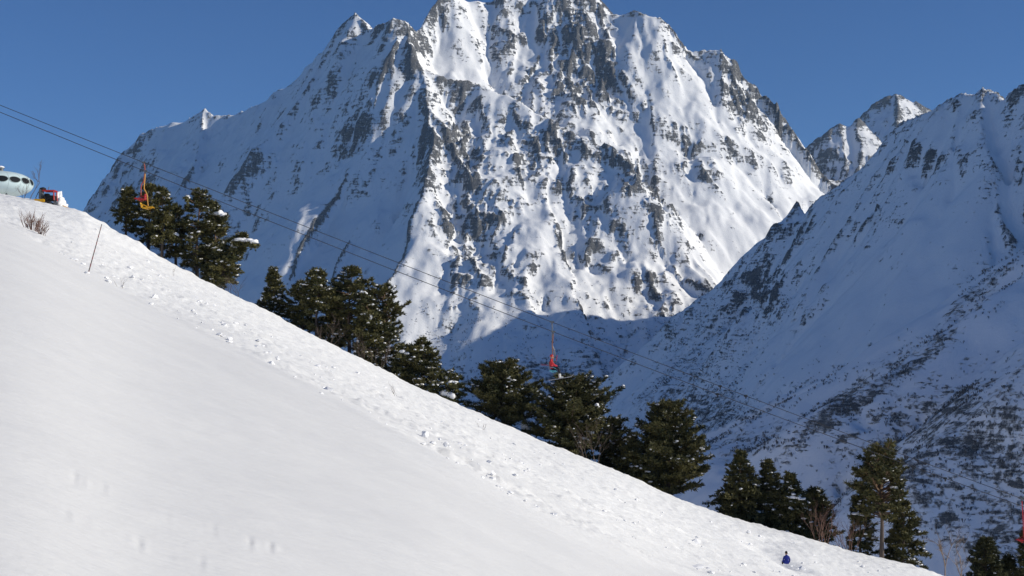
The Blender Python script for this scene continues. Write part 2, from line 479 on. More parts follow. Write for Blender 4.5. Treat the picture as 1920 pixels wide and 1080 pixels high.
for rd in right_ridges:
    rd['p'] = [(*p, 0) for p in rd['p']]      # already world points (4-tuples are passed through)
right_blobs = [(1710, 290, 60, 24, 20, 1.0), (1780, 300, 50, 26, 10, 0.8), (1500, 430, 26, 40, 0, 1.0), (1880, 400, 60, 60, 60, 0.7), (1800, 190, 120, 20, 170, 0.6),
               (1850, 260, 70, 60, 0, 0.4), (1420, 560, 34, 60, 30, 1.2), (1480, 430, 30, 40, 0, 0.8), (1900, 300, 60, 140, 0, 0.3), (1640, 350, 60, 60, 0, 0.2),
               (1640, 780, 120, 60, 140, 0.3), (1850, 850, 120, 60, 140, 0.3), (1620, 780, 20, 16, 0, 0.8), (1800, 830, 30, 12, 0, 0.8)]


def right_cull(X, Y, Z):
    return (Z > -640)


right_ter = None
if 'right' not in SKIP:
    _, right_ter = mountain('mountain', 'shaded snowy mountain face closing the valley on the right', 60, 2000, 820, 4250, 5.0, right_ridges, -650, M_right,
                            brush_shades=right_brush_shade, rock_bias=0.36,                             seed=21, rough=(11, 3), crag0=0.14, rib_lo=0.8, warp=14, rib=0.9, snow_off=(14.0, 1.7, 3.0), blobs=right_blobs, erosion=30000, cull=right_cull)

far_ridges = [
    dict(p=[(1460, 360, 6200), (1500, 305, 6200), (1512, 290, 6200), (1530, 264, 6200), (1560, 240, 6200), (1580, 229, 6200), (1598, 238, 6200), (1608, 219, 6200),
            (1625, 260, 6150), (1640, 330, 6100)], k=(1.3, 1.2, 200), kr=(1.4, 1.1, 200)),
    dict(p=[(1560, 300, 6900), (1600, 240, 6900), (1618, 215, 6900), (1640, 194, 6900), (1662, 180, 6900), (1681, 173, 6900), (1700, 184, 6900), (1730, 198, 6900),
            (1760, 215, 6950), (1850, 260, 7000)], k=(1.3, 1.2, 200), kr=(1.4, 1.0, 200)),
    dict(p=[(1681, 173, 6900), (1686, 220, 6750), (1690, 290, 6600)], k=(1.3, 1.1, 200)),
    dict(p=[(1580, 229, 6200), (1585, 300, 6050), (1570, 350, 5950)], k=(1.5, 1.2, 120)),
    dict(p=[(1608, 219, 6200), (1618, 290, 6050), (1610, 340, 5950)], k=(1.5, 1.2, 120)),
]
if 'far' not in SKIP:
    mountain('mountain', 'jagged far summits behind the snowy col', 1100, 2500, 5700, 7300, 8.0, far_ridges, 300, M_main, seed=33, rough=(20, 6), crag0=0.4, rib=1.0,
             snow_off=(16.0, 1.4, 5.0), erosion=8000)

# valley floor to the horizon
mv, nv, lv, bv = mat('valley_forest')
bv.inputs['Base Color'].default_value = (0.22, 0.24, 0.25, 1); bv.inputs['Roughness'].default_value = 0.8
o = mesh_obj('ground', [(-9000, -3000, -645), (9000, -3000, -645), (9000, 12000, -645), (-9000, 12000, -645)], [(0, 1, 2, 3)], mv)
tag(o, 'forested valley floor far below', None, None, 'structure')

# ------------------------------------------------------------------ air
if 'haze' not in SKIP:
    bx0, bx1, by0, by1, bz0, bz1 = -9500, 9500, -3500, 12500, -647, 1620
    hv = [(x, y, z) for x in (bx0, bx1) for y in (by0, by1) for z in (bz0, bz1)]
    hf = [(0, 1, 3, 2), (4, 6, 7, 5), (0, 4, 5, 1), (2, 3, 7, 6), (0, 2, 6, 4), (1, 5, 7, 3)]
    mh_ = bpy.data.materials.new('haze_air'); mh_.use_nodes = True
    hn, hl = mh_.node_tree.nodes, mh_.node_tree.links
    hn.remove(hn['Principled BSDF'])
    pv = hn.new('ShaderNodeVolumePrincipled')
    pv.inputs['Color'].default_value = (0.45, 0.68, 1.0, 1)
    pv.inputs['Density'].default_value = 2.6e-5
    pv.inputs['Anisotropy'].default_value = 0.0
    hl.new(pv.outputs[0], hn['Material Output'].inputs['Volume'])
    o = mesh_obj('haze', hv, hf, mh_)
    tag(o, 'thin blue winter haze in the valley air', None, None, 'stuff')

# ------------------------------------------------------------------ the near snow slope
H_EYE = 1.75
CREST = [(-700, 150), (-300, 300), (0, 366), (60, 373), (100, 383), (150, 398), (200, 428), (250, 458), (300, 485), (400, 535), (480, 575), (550, 610), (640, 655),
         (750, 712), (880, 768), (1000, 822), (1080, 852), (1150, 880), (1250, 925), (1340, 960), (1420, 985), (1520, 1010), (1560, 1024), (1640, 1043),
         (1700, 1058), (1760, 1078), (1920, 1128), (2200, 1215), (2900, 1450)]
BORDER = [(-700, 200), (-300, 330), (0, 416), (100, 466), (165, 508), (250, 560), (350, 610), (500, 682), (620, 748), (720, 800), (800, 845), (880, 893), (960, 943), (1080, 998),
          (1200, 1048), (1300, 1078), (1500, 1110), (1760, 1165), (1920, 1210), (2900, 1560)]
YC = [(-700, 185), (0, 160), (250, 150), (500, 140), (960, 130), (1400, 126), (1760, 122), (2900, 120)]
YB = [(-700, 95), (0, 84), (250, 62), (500, 44), (800, 31), (960, 28), (1200, 30), (1350, 42), (1500, 58), (1760, 80), (2900, 90)]


def _t_of(px, py):
    dx, dz = (px - 960.0) / F, (540.0 - py) / F
    yy = math.cos(PITCH) - dz * math.sin(PITCH)
    return dx / yy, (math.sin(PITCH) + dz * math.cos(PITCH)) / yy


def smooth_table(pts, n=12):
    uu = np.linspace(-0.75, 0.75, 1501)
    u, t = zip(*[_t_of(*p) for p in pts])
    v = np.interp(uu, u, t)
    k = np.exp(-0.5 * (np.arange(-3 * n, 3 * n + 1) / n) ** 2); k /= k.sum()
    v = np.convolve(np.pad(v, 3 * n, mode='edge'), k, 'valid')
    return uu, v


def u_table(pts, n=60):
    uu = np.linspace(-0.75, 0.75, 1501)
    v = np.interp(uu, [(p[0] - 960) / F for p in pts], [p[1] for p in pts])
    k = np.exp(-0.5 * (np.arange(-3 * n, 3 * n + 1) / n) ** 2); k /= k.sum()
    return uu, np.convolve(np.pad(v, 3 * n, mode='edge'), k, 'valid')


T_C, T_B, Y_C, Y_B = smooth_table(CREST, 8), smooth_table(BORDER, 24), u_table(YC), u_table(YB)


def slope_base(x, y):
    """height of the snow slope without its small relief"""
    x = np.asarray(x, float); y = np.asarray(y, float)
    ys = np.maximum(y, 2.5)
    u = x / ys
    tc, tb = np.interp(u, *T_C), np.interp(u, *T_B)
    yc, yb = np.interp(u, *Y_C), np.interp(u, *Y_B)
    zb, zc = tb * yb, tc * yc
    s1 = (zb + H_EYE) / yb
    s2 = (zc - zb) / (yc - yb)
    sm = 0.5 * (s1 + s2)
    # three smooth pieces: near cone, far band (quadratic so that the joint is rounded), fall beyond the crest
    z1 = -H_EYE + s1 * ys
    q = np.clip((ys - yb) / (yc - yb), 0, 1)
    z2 = zb + (zc - zb) * q + 0.25 * (s1 - s2) * (yc - yb) * q * (1 - q) ** 3
    d = np.maximum(ys - yc, 0)
    z3 = zc + tc * d - (0.05 * d + 0.0028 * np.minimum(d, 70) ** 2 + np.maximum(d - 70, 0) * 0.55)
    z = np.where(ys < yb, z1, np.where(ys < yc, z2, z3))
    # behind and beside the camera the slope goes on as a plane
    plane = -H_EYE - 0.36 * x + 0.03 * y
    w = sstep(1.5, 6.0, y)
    uc = np.clip(np.abs(x / ys) - 0.6, 0, 1)
    w = w * (1 - sstep(0.0, 0.15, uc))
    return z * w + plane * (1 - w)


def ground_hit(px, py, lo=3.0, hi=260.0):
    """first point where the sight line through a photo pixel meets the slope"""
    ys = np.linspace(lo, hi, 6000)
    u, t = _t_of(px, py)
    zz = slope_base(u * ys, ys)
    k = np.argmax(zz >= t * ys)
    y = ys[k]
    return u * y, y, float(zz[k])


TRACKS = [
    ([(20, 842), (65, 862), (125, 890), (165, 905), (225, 930), (265, 945), (300, 962), (360, 985), (395, 997), (430, 1016), (490, 1027), (550, 1045), (620, 1062)], 0.075, 0.010, 0.020),
    ([(95, 945), (165, 970), (215, 990), (290, 1017), (320, 1030), (365, 1042), (400, 1057)], 0.085, 0.008, 0.020),
    ([(933, 923), (971, 944), (1025, 965), (1054, 977), (1092, 992), (1175, 1023), (1208, 1036), (1246, 1052), (1283, 1069)], 0.09, 0.016, 0.04),
]
GULLY = [(1500, 1075), (1470, 1050), (1440, 1035), (1425, 1020), (1440, 1010), (1500, 1016), (1560, 1022)]


def slope_relief(x, y):
    ys = np.maximum(y, 2.5)
    u = x / ys
    yc, yb = np.interp(u, *Y_C), np.interp(u, *Y_B)
    q = (ys - yb) / (yc - yb)
    jit = 0.05 * perlin(x / 6, y / 9, 5)
    calm = 1 - 0.4 * sstep(0.0, 0.22, u)
    band = calm * sstep(-0.01, 0.035, q + jit * 0.4)                           # churned snow beyond the edge of the smooth sheet
    band *= 1 - 0.45 * sstep(0.35, 0.6, q + jit)                        # packed piste towards the crest
    # frame along the fall line (down to the right, slightly towards the camera)
    a = x * 0.93 - y * 0.36; b = x * 0.36 + y * 0.93
    r = np.zeros_like(x)
    r += 0.05 * fbm(a / 7.0, b / 3.4, 3, 1) + 0.016 * fbm(a / 2.2, b / 0.5, 3, 2) * (1 - band)      # wind ripple
    lump = fbm(a / 2.2, b / 0.9, 4, 3, 0.55)
    patch = 0.35 + 0.9 * sstep(-0.5, 0.7, fbm(a / 14, b / 5, 3, 27))
    streak = fbm(a / 6.0, b / 0.55, 4, 28, 0.6)
    r += band * patch * (0.06 * lump + 0.13 * np.clip(streak, -2, 0.35) * (1 - 0.6 * sstep(0.3, 0.55, q)) + 0.18 * np.clip(fbm(a / 3.4, b / 1.5, 3, 4) - 0.35, 0, 1))
    clod = np.clip(perlin(a / 0.8, b / 0.6, 6) - 0.45, 0, 1)
    r += band * (0.1 + 0.3 * patch) * 0.5 * clod
    piste = sstep(0.30, 0.5, q + jit) * (1 - sstep(1.0, 1.12, q))
    r += piste * (0.07 * fbm(a / 5.0, b / 0.7, 4, 8, 0.6) + 0.05 * perlin(a / 0.5, b / 0.45, 9) + 0.10 * fbm(a / 9, b / 5, 2, 17))
    # lip where the smooth sheet ends, and the ploughed shoulder at the upper left
    r += 0.10 * np.exp(-(q / 0.02) ** 2) * (0.6 + 0.6 * perlin(a / 2.5, b / 2.5, 15))
    shoulder = sstep(0.5, 0.8, q) * (1 - sstep(0.98, 1.05, q)) * (1 - sstep(-0.27, -0.22, u)) * sstep(-0.33, -0.30, u)
    r += shoulder * (0.35 * fbm(a / 6, b / 4, 4, 19) + 0.3)
    r += 0.18 * np.clip(fbm(a / 2.4, b / 2.4, 3, 23), 0, 1) * sstep(0.93, 1.0, q) * (1 - sstep(1.0, 1.06, q))
    return r * sstep(1.0, 6.0, y)


if 'fg' not in SKIP:
    us = np.concatenate([np.linspace(-0.72, -0.385, 60)[:-1], np.linspace(-0.385, 0.385, 660), np.linspace(0.385, 0.72, 60)[1:]])
    ysr = np.concatenate([2.5 * (24 / 2.5) ** np.linspace(0, 1, 130)[:-1], 24 * (185 / 24.0) ** np.linspace(0, 1, 290)[:-1], 185 * (1500 / 185.0) ** np.linspace(0, 1, 40)])
    U, YS = np.meshgrid(us, ysr)
    XS = U * YS
    Z0 = slope_base(XS, YS)
    ZR = slope_relief(XS, YS)
    # footprints and a ski track
    for (line, step, depth, wid) in TRACKS:
        P = np.array([ground_hit(*p) for p in line])[:, :2]
        L = np.concatenate([[0], np.cumsum(np.hypot(*np.diff(P, axis=0).T))])
        for k, s_ in enumerate(np.arange(0, L[-1], step)):
            cx, cy = np.interp(s_, L, P[:, 0]), np.interp(s_, L, P[:, 1])
            if RNG.random() < 0.35: continue
            cx += 0.015 * (1 if k % 2 else -1) + RNG.normal(0, 0.02); cy += RNG.normal(0, 0.05)
            m_ = (np.abs(XS - cx) < 1.0) & (np.abs(YS - cy) < 1.2)
            dx, dy = XS[m_] - cx, YS[m_] - cy
            g = np.exp(-(dx * dx + dy * dy * 0.4) / (2 * wid * wid)); rim = np.exp(-((dx - wid * 1.8) ** 2 + dy * dy * 0.4) / (2 * wid * wid))
            a_ = depth * RNG.uniform(0.5, 1.5)
            ZR[m_] += -a_ * g + 0.9 * a_ * rim
    P = np.array([ground_hit(*p) for p in GULLY])[:, :2]
    for i in range(len(P) - 1):
        for t_ in np.linspace(0, 1, 14):
            cx, cy = P[i] + (P[i + 1] - P[i]) * t_
            m_ = (np.abs(XS - cx) < 4) & (np.abs(YS - cy) < 5)
            ZR[m_] -= 0.045 * np.exp(-((XS[m_] - cx) ** 2 + (YS[m_] - cy) ** 2 * 0.5) / 1.6)
    ZZ = np.maximum(Z0 + ZR, -640)
    ms, n, l, b = mat('near_snow')
    geo = n.new('ShaderNodeNewGeometry')
    mp = n.new('ShaderNodeMapping'); mp.inputs['Rotation'].default_value = (0, 0, R(20)); mp.inputs['Scale'].default_value = (0.5, 1.3, 1)
    l.new(geo.outputs['Position'], mp.inputs['Vector'])
    at = n.new('ShaderNodeAttribute'); at.attribute_name = 'lit_band'
    nb = []
    for (s_, d_) in ((1.6, 6), (14.0, 4)):
        t = n.new('ShaderNodeTexNoise'); t.inputs['Scale'].default_value = s_; t.inputs['Detail'].default_value = d_; t.inputs['Roughness'].default_value = 0.6
        l.new(mp.outputs[0], t.inputs['Vector']); nb.append(t)
    mx = n.new('ShaderNodeMix'); mx.data_type = 'RGBA'
    mx.inputs[6].default_value = (0.745, 0.745, 0.75, 1); mx.inputs[7].default_value = (0.89, 0.89, 0.89, 1)  # greyer smooth sheet, lighter crest band: difference in sun tilt painted into the colour
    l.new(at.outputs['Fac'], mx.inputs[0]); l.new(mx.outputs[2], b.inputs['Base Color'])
    b.inputs['Roughness'].default_value = 0.65; b.inputs['Specular IOR Level'].default_value = 0.2
    mh = n.new('ShaderNodeMath'); mh.operation = 'MULTIPLY_ADD'; mh.inputs[1].default_value = 0.25
    l.new(nb[1].outputs['Fac'], mh.inputs[0]); l.new(nb[0].outputs['Fac'], mh.inputs[2])
    mm = n.new('ShaderNodeMath'); mm.operation = 'MULTIPLY_ADD'; mm.inputs[1].default_value = 0.8; mm.inputs[2].default_value = 0.22
    l.new(at.outputs['Fac'], mm.inputs[0])
    bp = n.new('ShaderNodeBump'); bp.inputs['Distance'].default_value = 0.12
    l.new(mm.outputs[0], bp.inputs['Strength']); l.new(mh.outputs[0], bp.inputs['Height']); l.new(bp.outputs[0], b.inputs['Normal'])
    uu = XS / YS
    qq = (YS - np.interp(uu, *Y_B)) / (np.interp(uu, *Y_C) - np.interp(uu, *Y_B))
    lit_band = sstep(-0.14, 0.26, qq + 0.05 * fbm(XS / 5, YS / 9, 3, 41)) * 0.9 + 0.1 * sstep(-0.2, 0.4, fbm(XS / 9, YS / 4, 4, 42))  # mask of the band painted as better lit, also rougher in bump
    o = mesh_obj('snow_slope', np.stack([XS, YS, ZZ], -1).reshape(-1, 3), grid_faces(*XS.shape)[:, ::1], ms, smooth=True, attrs={'lit_band': ('POINT', lit_band.ravel())})
    tag(o, 'wide snow slope falling to the right', None, None, 'structure')
    nx_, ny_ = 40, 30
    gx_, gy_ = np.meshgrid(np.linspace(-60, 60, nx_), np.linspace(-60, 2.6, ny_))
    gz_ = slope_base(gx_, gy_) - 0.02
    o = mesh_obj('snow_slope', np.stack([gx_, gy_, gz_], -1).reshape(-1, 3), grid_faces(ny_, nx_), ms, smooth=True)
    tag(o, 'snow under the viewpoint', None, None, 'structure')

# ------------------------------------------------------------------ small builders
def tube(pts, rad, sides=6, cap=True):
    """tapered tube along points; rad: one radius or one per point -> (verts, faces)"""
    pts = [Vector(p) for p in pts]
    if not hasattr(rad, '__len__'): rad = [rad] * len(pts)
    V, Fc = [], []
    ref = Vector((0.31, 0.95, 0.05))
    for i, p in enumerate(pts):
        d = (pts[min(i + 1, len(pts) - 1)] - pts[max(i - 1, 0)]).normalized()
        if abs(d.dot(ref)) > 0.97: ref = Vector((0.9, 0.1, 0.4))
        a = d.cross(ref).normalized(); b = d.cross(a)
        for k in range(sides):
            t = 2 * math.pi * k / sides
            V.append(p + (a * math.cos(t) + b * math.sin(t)) * rad[i])
    for i in range(len(pts) - 1):
        for k in range(sides):
            k2 = (k + 1) % sides
            Fc.append((i * sides + k, i * sides + k2, (i + 1) * sides + k2, (i + 1) * sides + k))
    if cap:
        Fc.append(tuple(range(sides))[::-1]); Fc.append(tuple((len(pts) - 1) * sides + k for k in range(sides)))
    return V, Fc


class MB:
    def __init__(self): self.V, self.F = [], []

    def add(self, vf):
        o = len(self.V)
        self.V += [tuple(v) for v in vf[0]]; self.F += [tuple(i + o for i in f) for f in vf[1]]
        return self

    def tube(self, *a, **k): return self.add(tube(*a, **k))

    def box(self, c, size, rot=None, bevel=0.0):
        bm = bmesh.new()
        bmesh.ops.create_cube(bm, size=1.0)
        for v in bm.verts: v.co = Vector((v.co.x * size[0], v.co.y * size[1], v.co.z * size[2]))
        if bevel: bmesh.ops.bevel(bm, geom=list(bm.edges), offset=bevel, segments=2, affect='EDGES')
        M = Matrix.Translation(c) @ (rot.to_4x4() if rot else Matrix())
        bm.verts.index_update()
        vf = ([M @ v.co for v in bm.verts], [[v.index for v in f.verts] for f in bm.faces])
        bm.free()
        return self.add(vf)

    def ball(self, c, size, sub=2, seed=0, lump=0.0, rot=None):
        bm = bmesh.new()
        bmesh.ops.create_icosphere(bm, subdivisions=sub, radius=1.0)
        rr = random.Random(seed)
        off = Vector((rr.uniform(0, 99), rr.uniform(0, 99), rr.uniform(0, 99)))
        from mathutils import noise as mn
        M = rot.to_4x4() if rot else Matrix()
        V = []
        for v in bm.verts:
            q = v.co * (1 + lump * mn.noise(v.co * 1.7 + off))
            V.append(Vector(c) + M @ Vector((q.x * size[0], q.y * size[1], q.z * size[2])))
        bm.verts.index_update()
        vf = (V, [[v.index for v in f.verts] for f in bm.faces]); bm.free()
        return self.add(vf)

    def build(self, name, m, parent=None, smooth=False):
        return mesh_obj(name, self.V, self.F, m, parent, smooth)


# ------------------------------------------------------------------ conifers
def needle_mat(name, dark, light):
    m, n, l, b = mat(name)
    at = n.new('ShaderNodeAttribute'); at.attribute_name = 'tone'
    mx = n.new('ShaderNodeMix'); mx.data_type = 'RGBA'
    mx.inputs[6].default_value = (*dark, 1); mx.inputs[7].default_value = (*light, 1)
    l.new(at.outputs['Fac'], mx.inputs[0]); l.new(mx.outputs[2], b.inputs['Base Color'])
    b.inputs['Roughness'].default_value = 0.6; b.inputs['Specular IOR Level'].default_value = 0.25
    return m


def bark_mat(name, lo, hi, top):
    m, n, l, b = mat(name)
    tc = n.new('ShaderNodeTexCoord')
    mp = n.new('ShaderNodeMapping'); mp.inputs['Scale'].default_value = (9, 9, 1.6)
    l.new(tc.outputs['Object'], mp.inputs['Vector'])
    t = n.new('ShaderNodeTexNoise'); t.inputs['Scale'].default_value = 1.2; t.inputs['Detail'].default_value = 6
    l.new(mp.outputs[0], t.inputs['Vector'])
    mx = n.new('ShaderNodeMix'); mx.data_type = 'RGBA'
    mx.inputs[6].default_value = (*lo, 1); mx.inputs[7].default_value = (*hi, 1); l.new(t.outputs['Fac'], mx.inputs[0])
    sx = n.new('ShaderNodeSeparateXYZ'); l.new(tc.outputs['Object'], sx.inputs[0])
    mr = n.new('ShaderNodeMapRange'); mr.inputs['From Min'].default_value = 3.0; mr.inputs['From Max'].default_value = 7.5
    l.new(sx.outputs['Z'], mr.inputs['Value'])
    m2 = n.new('ShaderNodeMix'); m2.data_type = 'RGBA'; m2.inputs[7].default_value = (*top, 1)
    l.new(mx.outputs[2], m2.inputs[6]); l.new(mr.outputs[0], m2.inputs[0]); l.new(m2.outputs[2], b.inputs['Base Color'])
    bp = n.new('ShaderNodeBump'); bp.inputs['Strength'].default_value = 0.6; bp.inputs['Distance'].default_value = 0.05
    l.new(t.outputs['Fac'], bp.inputs['Height']); l.new(bp.outputs[0], b.inputs['Normal'])
    b.inputs['Roughness'].default_value = 0.85
    return m


M_needle = needle_mat('pine_needles', (0.042, 0.049, 0.020), (0.165, 0.145, 0.052))
M_needle2 = needle_mat('dark_needles', (0.036, 0.043, 0.019), (0.145, 0.130, 0.048))
M_bark = bark_mat('pine_bark', (0.045, 0.035, 0.03), (0.13, 0.10, 0.085), (0.24, 0.145, 0.085))
M_twig = simple('bare_twig', (0.115, 0.085, 0.07), 0.8, var=0.3)
M_snowcap = simple('loose_snow', (0.88, 0.88, 0.90), 0.7, spec=0.15, var=0.02)
PROFILE = {
    'pine': lambda h: (min(1.0, 0.55 + 1.6 * h) * max(0.0, 1 - h) ** 0.55),
    'open': lambda h: (min(1.0, 0.7 + 1.2 * h) * max(0.0, 1 - h) ** 0.42),
    'dense': lambda h: min(1.0, 0.8 + h) * max(0.0, 1 - h) ** 0.58,
    'spruce': lambda h: max(0.02, 1 - h) ** 0.95,
}


def on_slope(px, py_base_hint, d):
    """ground point beyond the crest by d metres, below photo column px"""
    u = (px - 960) / F / (math.cos(PITCH) - (540 - py_base_hint) / F * math.sin(PITCH))
    y = float(np.interp(u, *Y_C)) + d
    return u * y, y, float(slope_base(u * y, y))


def conifer(label, px, top, d, width, kind='pine', bare=0.3, lean=0, seed=0, dens=1.0, snow=0.08, light=1.0, group='conifers lining the slope edge', big=()):
    rg = np.random.default_rng(seed * 17 + 5)
    x0, y0, z0 = on_slope(px, 800, d)
    _, tt = _t_of(px, top)
    H = tt * y0 - z0
    Rm = 0.5 * width * 1.18 / F * y0
    lx = lean / F * y0
    bare = bare * 0.72
    root = empty({'spruce': 'spruce_tree'}.get(kind, 'pine_tree'), (x0, y0, z0))
    tag(root, label, 'tree', group)
    # trunk with slight sweep
    nT = 9
    ph = rg.random() * 6.28
    tp = []
    for i in range(nT + 1):
        t = i / nT
        tp.append((lx * t ** 1.4 + 0.02 * H * math.sin(2.2 * t * 3 + ph) * t, 0.02 * H * math.sin(1.7 * t * 3 + ph * 2) * t, t * H * (0.985 if kind != 'open' else 0.93) - 0.5 * (i == 0)))
    tp = np.array(tp)
    r0 = 0.018 * H + 0.05
    tr = [r0 * (1 - 0.93 * (i / nT) ** 0.9) for i in range(nT + 1)]
    mb = MB().tube(tp, tr, sides=9)
    mb.build('trunk', M_bark, root, True)

    def trunk_at(t):
        f = np.clip(t, 0, 1) * nT; i = min(int(f), nT - 1)
        return tp[i] + (tp[i + 1] - tp[i]) * (f - i)
    prof = PROFILE[kind]
    nb = int((1.5 if kind == 'dense' else 1.4) * (30 + 6.0 * H * (1.0 if kind != 'open' else 0.5)) * dens)
    P, D, S, T = [], [], [], []
    br, snowpts = MB(), []
    gap = rg.random(14)
    az = rg.random() * 6.28
    for b_ in range(nb):
        h = (b_ + rg.random()) / nb
        az += 2.4 + rg.normal(0, 0.35)
        if kind in ('pine', 'open') and gap[int(h * 13.99)] < 0.22 and rg.random() < 0.65: continue
        st = bare + (1 - bare) * h
        base = trunk_at(st * 0.97)
        L = Rm * prof(h) * rg.uniform(0.72, 1.12) * (1.0 if rg.random() > 0.12 else 1.25)
        if kind in ('pine', 'open'): L *= 0.78 + 0.3 * math.sin(az * 2 + ph)
        L = max(L, 0.25)
        rise = {'spruce': 0.15 + 0.5 * h, 'dense': 0.42 + 0.65 * h, 'pine': -0.05 + 0.75 * h, 'open': 0.15 + 0.6 * h}[kind] + rg.normal(0, 0.12)
        droop = {'spruce': -0.35, 'dense': -0.1, 'pine': -0.08, 'open': 0.1}[kind]
        dirh = np.array([math.cos(az), math.sin(az), 0.0])
        pts = []
        bend = rg.normal(0, 0.18, 2)
        for k in range(5):
            t = k / 4
            q = base + dirh * L * t + np.array([-dirh[1], dirh[0], 0]) * L * bend[0] * t * t
            q = q + np.array([0, 0, L * (rise * t + droop * t * t + (0.12 * t ** 3 if kind == 'spruce' else 0))])
            pts.append(q)
        pts = np.array(pts)
        rb = (0.012 + 0.011 * L) * (2.2 if kind == 'open' else 1.0)
        br.tube(pts, [rb, rb * 0.8, rb * 0.55, rb * 0.35, rb * 0.15], sides=4, cap=False)
        inner = {'spruce': 0.12, 'dense': 0.18, 'pine': 0.32, 'open': 0.55}[kind]
        ns = max(4, int(L * (3.4 if kind == 'open' else 5.2)))
        tone_b = np.clip(rg.normal(0.42, 0.2), 0, 1)
        has_snow = rg.random() < snow * (3.2 + 3.5 * max(0, math.cos(az))) and h > 0.03
        for j in range(ns):
            t = inner + (1 - inner) * (j + rg.random()) / ns
            f = t * 4; i = min(int(f), 3)
            q = pts[i] + (pts[i + 1] - pts[i]) * (f - i)
            dv = pts[i + 1] - pts[i]; dv = dv / (np.linalg.norm(dv) + 1e-9)
            side = 1 if j % 2 else -1
            sd = dv * 0.75 + np.array([-dv[1], dv[0], 0]) * side * rg.uniform(0.4, 1.1) + np.array([0, 0, rg.normal(0.15, 0.22)])
            sd /= np.linalg.norm(sd)
            ls = min(0.85, (0.22 + 0.30 * L * (1.1 - t))) * rg.uniform(0.7, 1.3)
            e = q + sd * ls
            if kind == 'open': br.tube([q, e], [rb * 0.3, rb * 0.1], sides=3, cap=False)
            nt = max(2, int(ls / 0.17))
            for k in range(nt):
                w = (k + 0.6) / nt
                P.append(q + (e - q) * w + rg.normal(0, 0.05, 3)); D.append(sd); S.append(rg.uniform(0.75, 1.2)); T.append(np.clip(tone_b + rg.normal(0, 0.16), 0, 1))
            if has_snow and rg.random() < 0.4: snowpts.append((q + (e - q) * rg.uniform(0.3, 1) + np.array([0, 0, 0.08]), sd, rg.uniform(0.06, 0.17)))
        P.append(pts[4]); D.append(pts[4] - pts[3]); S.append(1.1); T.append(tone_b)
    cush = []
    for (bx, by, w_, h_) in big:
        u_, t_ = _t_of(bx, by)
        ys_ = y0 - Rm * 0.35
        c = Vector((u_ * ys_ - x0, ys_ - y0, t_ * ys_ - z0)); r_ = 0.5 * w_ / F * ys_; rh = 0.5 * h_ / F * ys_
        cush.append((c, r_, rh))
        b0 = Vector(trunk_at(min(0.9, max(0.1, (c.z - 0.9) / H)))); e_ = c + Vector((r_ * 0.9 * (1 if c.x > b0.x else -1), 0, -rh * 1.3))
        br.tube([b0, (b0 + e_) / 2 + Vector((0, 0, 0.1)), e_], [0.06, 0.045, 0.015], sides=4)
        for k in range(int(14 + 70 * r_)):
            f = rg.uniform(-1.15, 1.15)
            P.append(np.array([c.x + f * r_, c.y + rg.normal(0, 0.3), c.z - rh * (0.9 + abs(f) * 0.3 + f * 0.4) - abs(rg.normal(0, 0.25))]))
            D.append(np.array([math.copysign(0.8, e_.x - b0.x) + rg.normal(0, 0.4), rg.normal(0, 0.7), rg.normal(0, 0.25)])); S.append(rg.uniform(0.8, 1.2)); T.append(np.clip(rg.normal(0.45, 0.2), 0, 1))
    # leader and its tufts
    for k in range(int(9 if kind == 'spruce' else 5)):
        P.append(trunk_at(1 - 0.012 * k) + rg.normal(0, 0.05, 3)); D.append(np.array([rg.normal(0, .4), rg.normal(0, .4), 1.0])); S.append(0.9); T.append(0.5)
    P, D, S, T = np.array(P), np.array(D), np.array(S), np.array(T)
    D /= np.linalg.norm(D, axis=1, keepdims=True) + 1e-9
    nbld = 8
    n = len(P)
    Pn = np.repeat(P, nbld, 0); Dn = np.repeat(D, nbld, 0); Sn = np.repeat(S, nbld); Tn = np.repeat(T, nbld)
    rv = rg.normal(0, 1, (n * nbld, 3)); rv[:, 2] = rv[:, 2] * 0.8 + 0.25
    dd = Dn * 0.75 + rv * 0.55; dd /= np.linalg.norm(dd, axis=1, keepdims=True)
    ln = (0.32 if kind == 'spruce' else 0.37) * Sn * rg.uniform(0.7, 1.2, n * nbld)
    wv = np.cross(dd, rg.normal(0, 1, (n * nbld, 3))); wv /= np.linalg.norm(wv, axis=1, keepdims=True) + 1e-9
    wd = 0.075 * Sn[:, None]
    A = Pn - wv * wd; B = Pn + wv * wd; Cc = Pn + dd * ln[:, None]
    V = np.stack([A, B, Cc], 1).reshape(-1, 3)
    Fc = np.arange(len(V)).reshape(-1, 3)
    mesh_obj('crown', V, Fc, M_needle2 if kind in ('dense', 'spruce') else M_needle, root, attrs={'tone': ('FACE', np.clip(Tn * light + rg.normal(0, 0.08, n * nbld), 0, 1))})
    # dead lower limbs
    for k in range(int(3 + bare * 16)):
        t = rg.uniform(0.12, max(0.16, bare)); b0 = trunk_at(t); a_ = rg.random() * 6.28; L = Rm * rg.uniform(0.2, 0.6)
        e = b0 + np.array([math.cos(a_) * L, math.sin(a_) * L, rg.normal(-0.05, 0.25) * L])
        mid_ = (b0 + e) / 2 + np.array([0, 0, 0.1 * L])
        br.tube([b0, mid_, e], [0.03, 0.02, 0.008], sides=3, cap=False)
        br.tube([mid_, mid_ + rg.normal(0, 0.3, 3) * L], [0.014, 0.005], sides=3, cap=False)
    tag(br.build('branches', M_bark, root, True), kind='stuff')
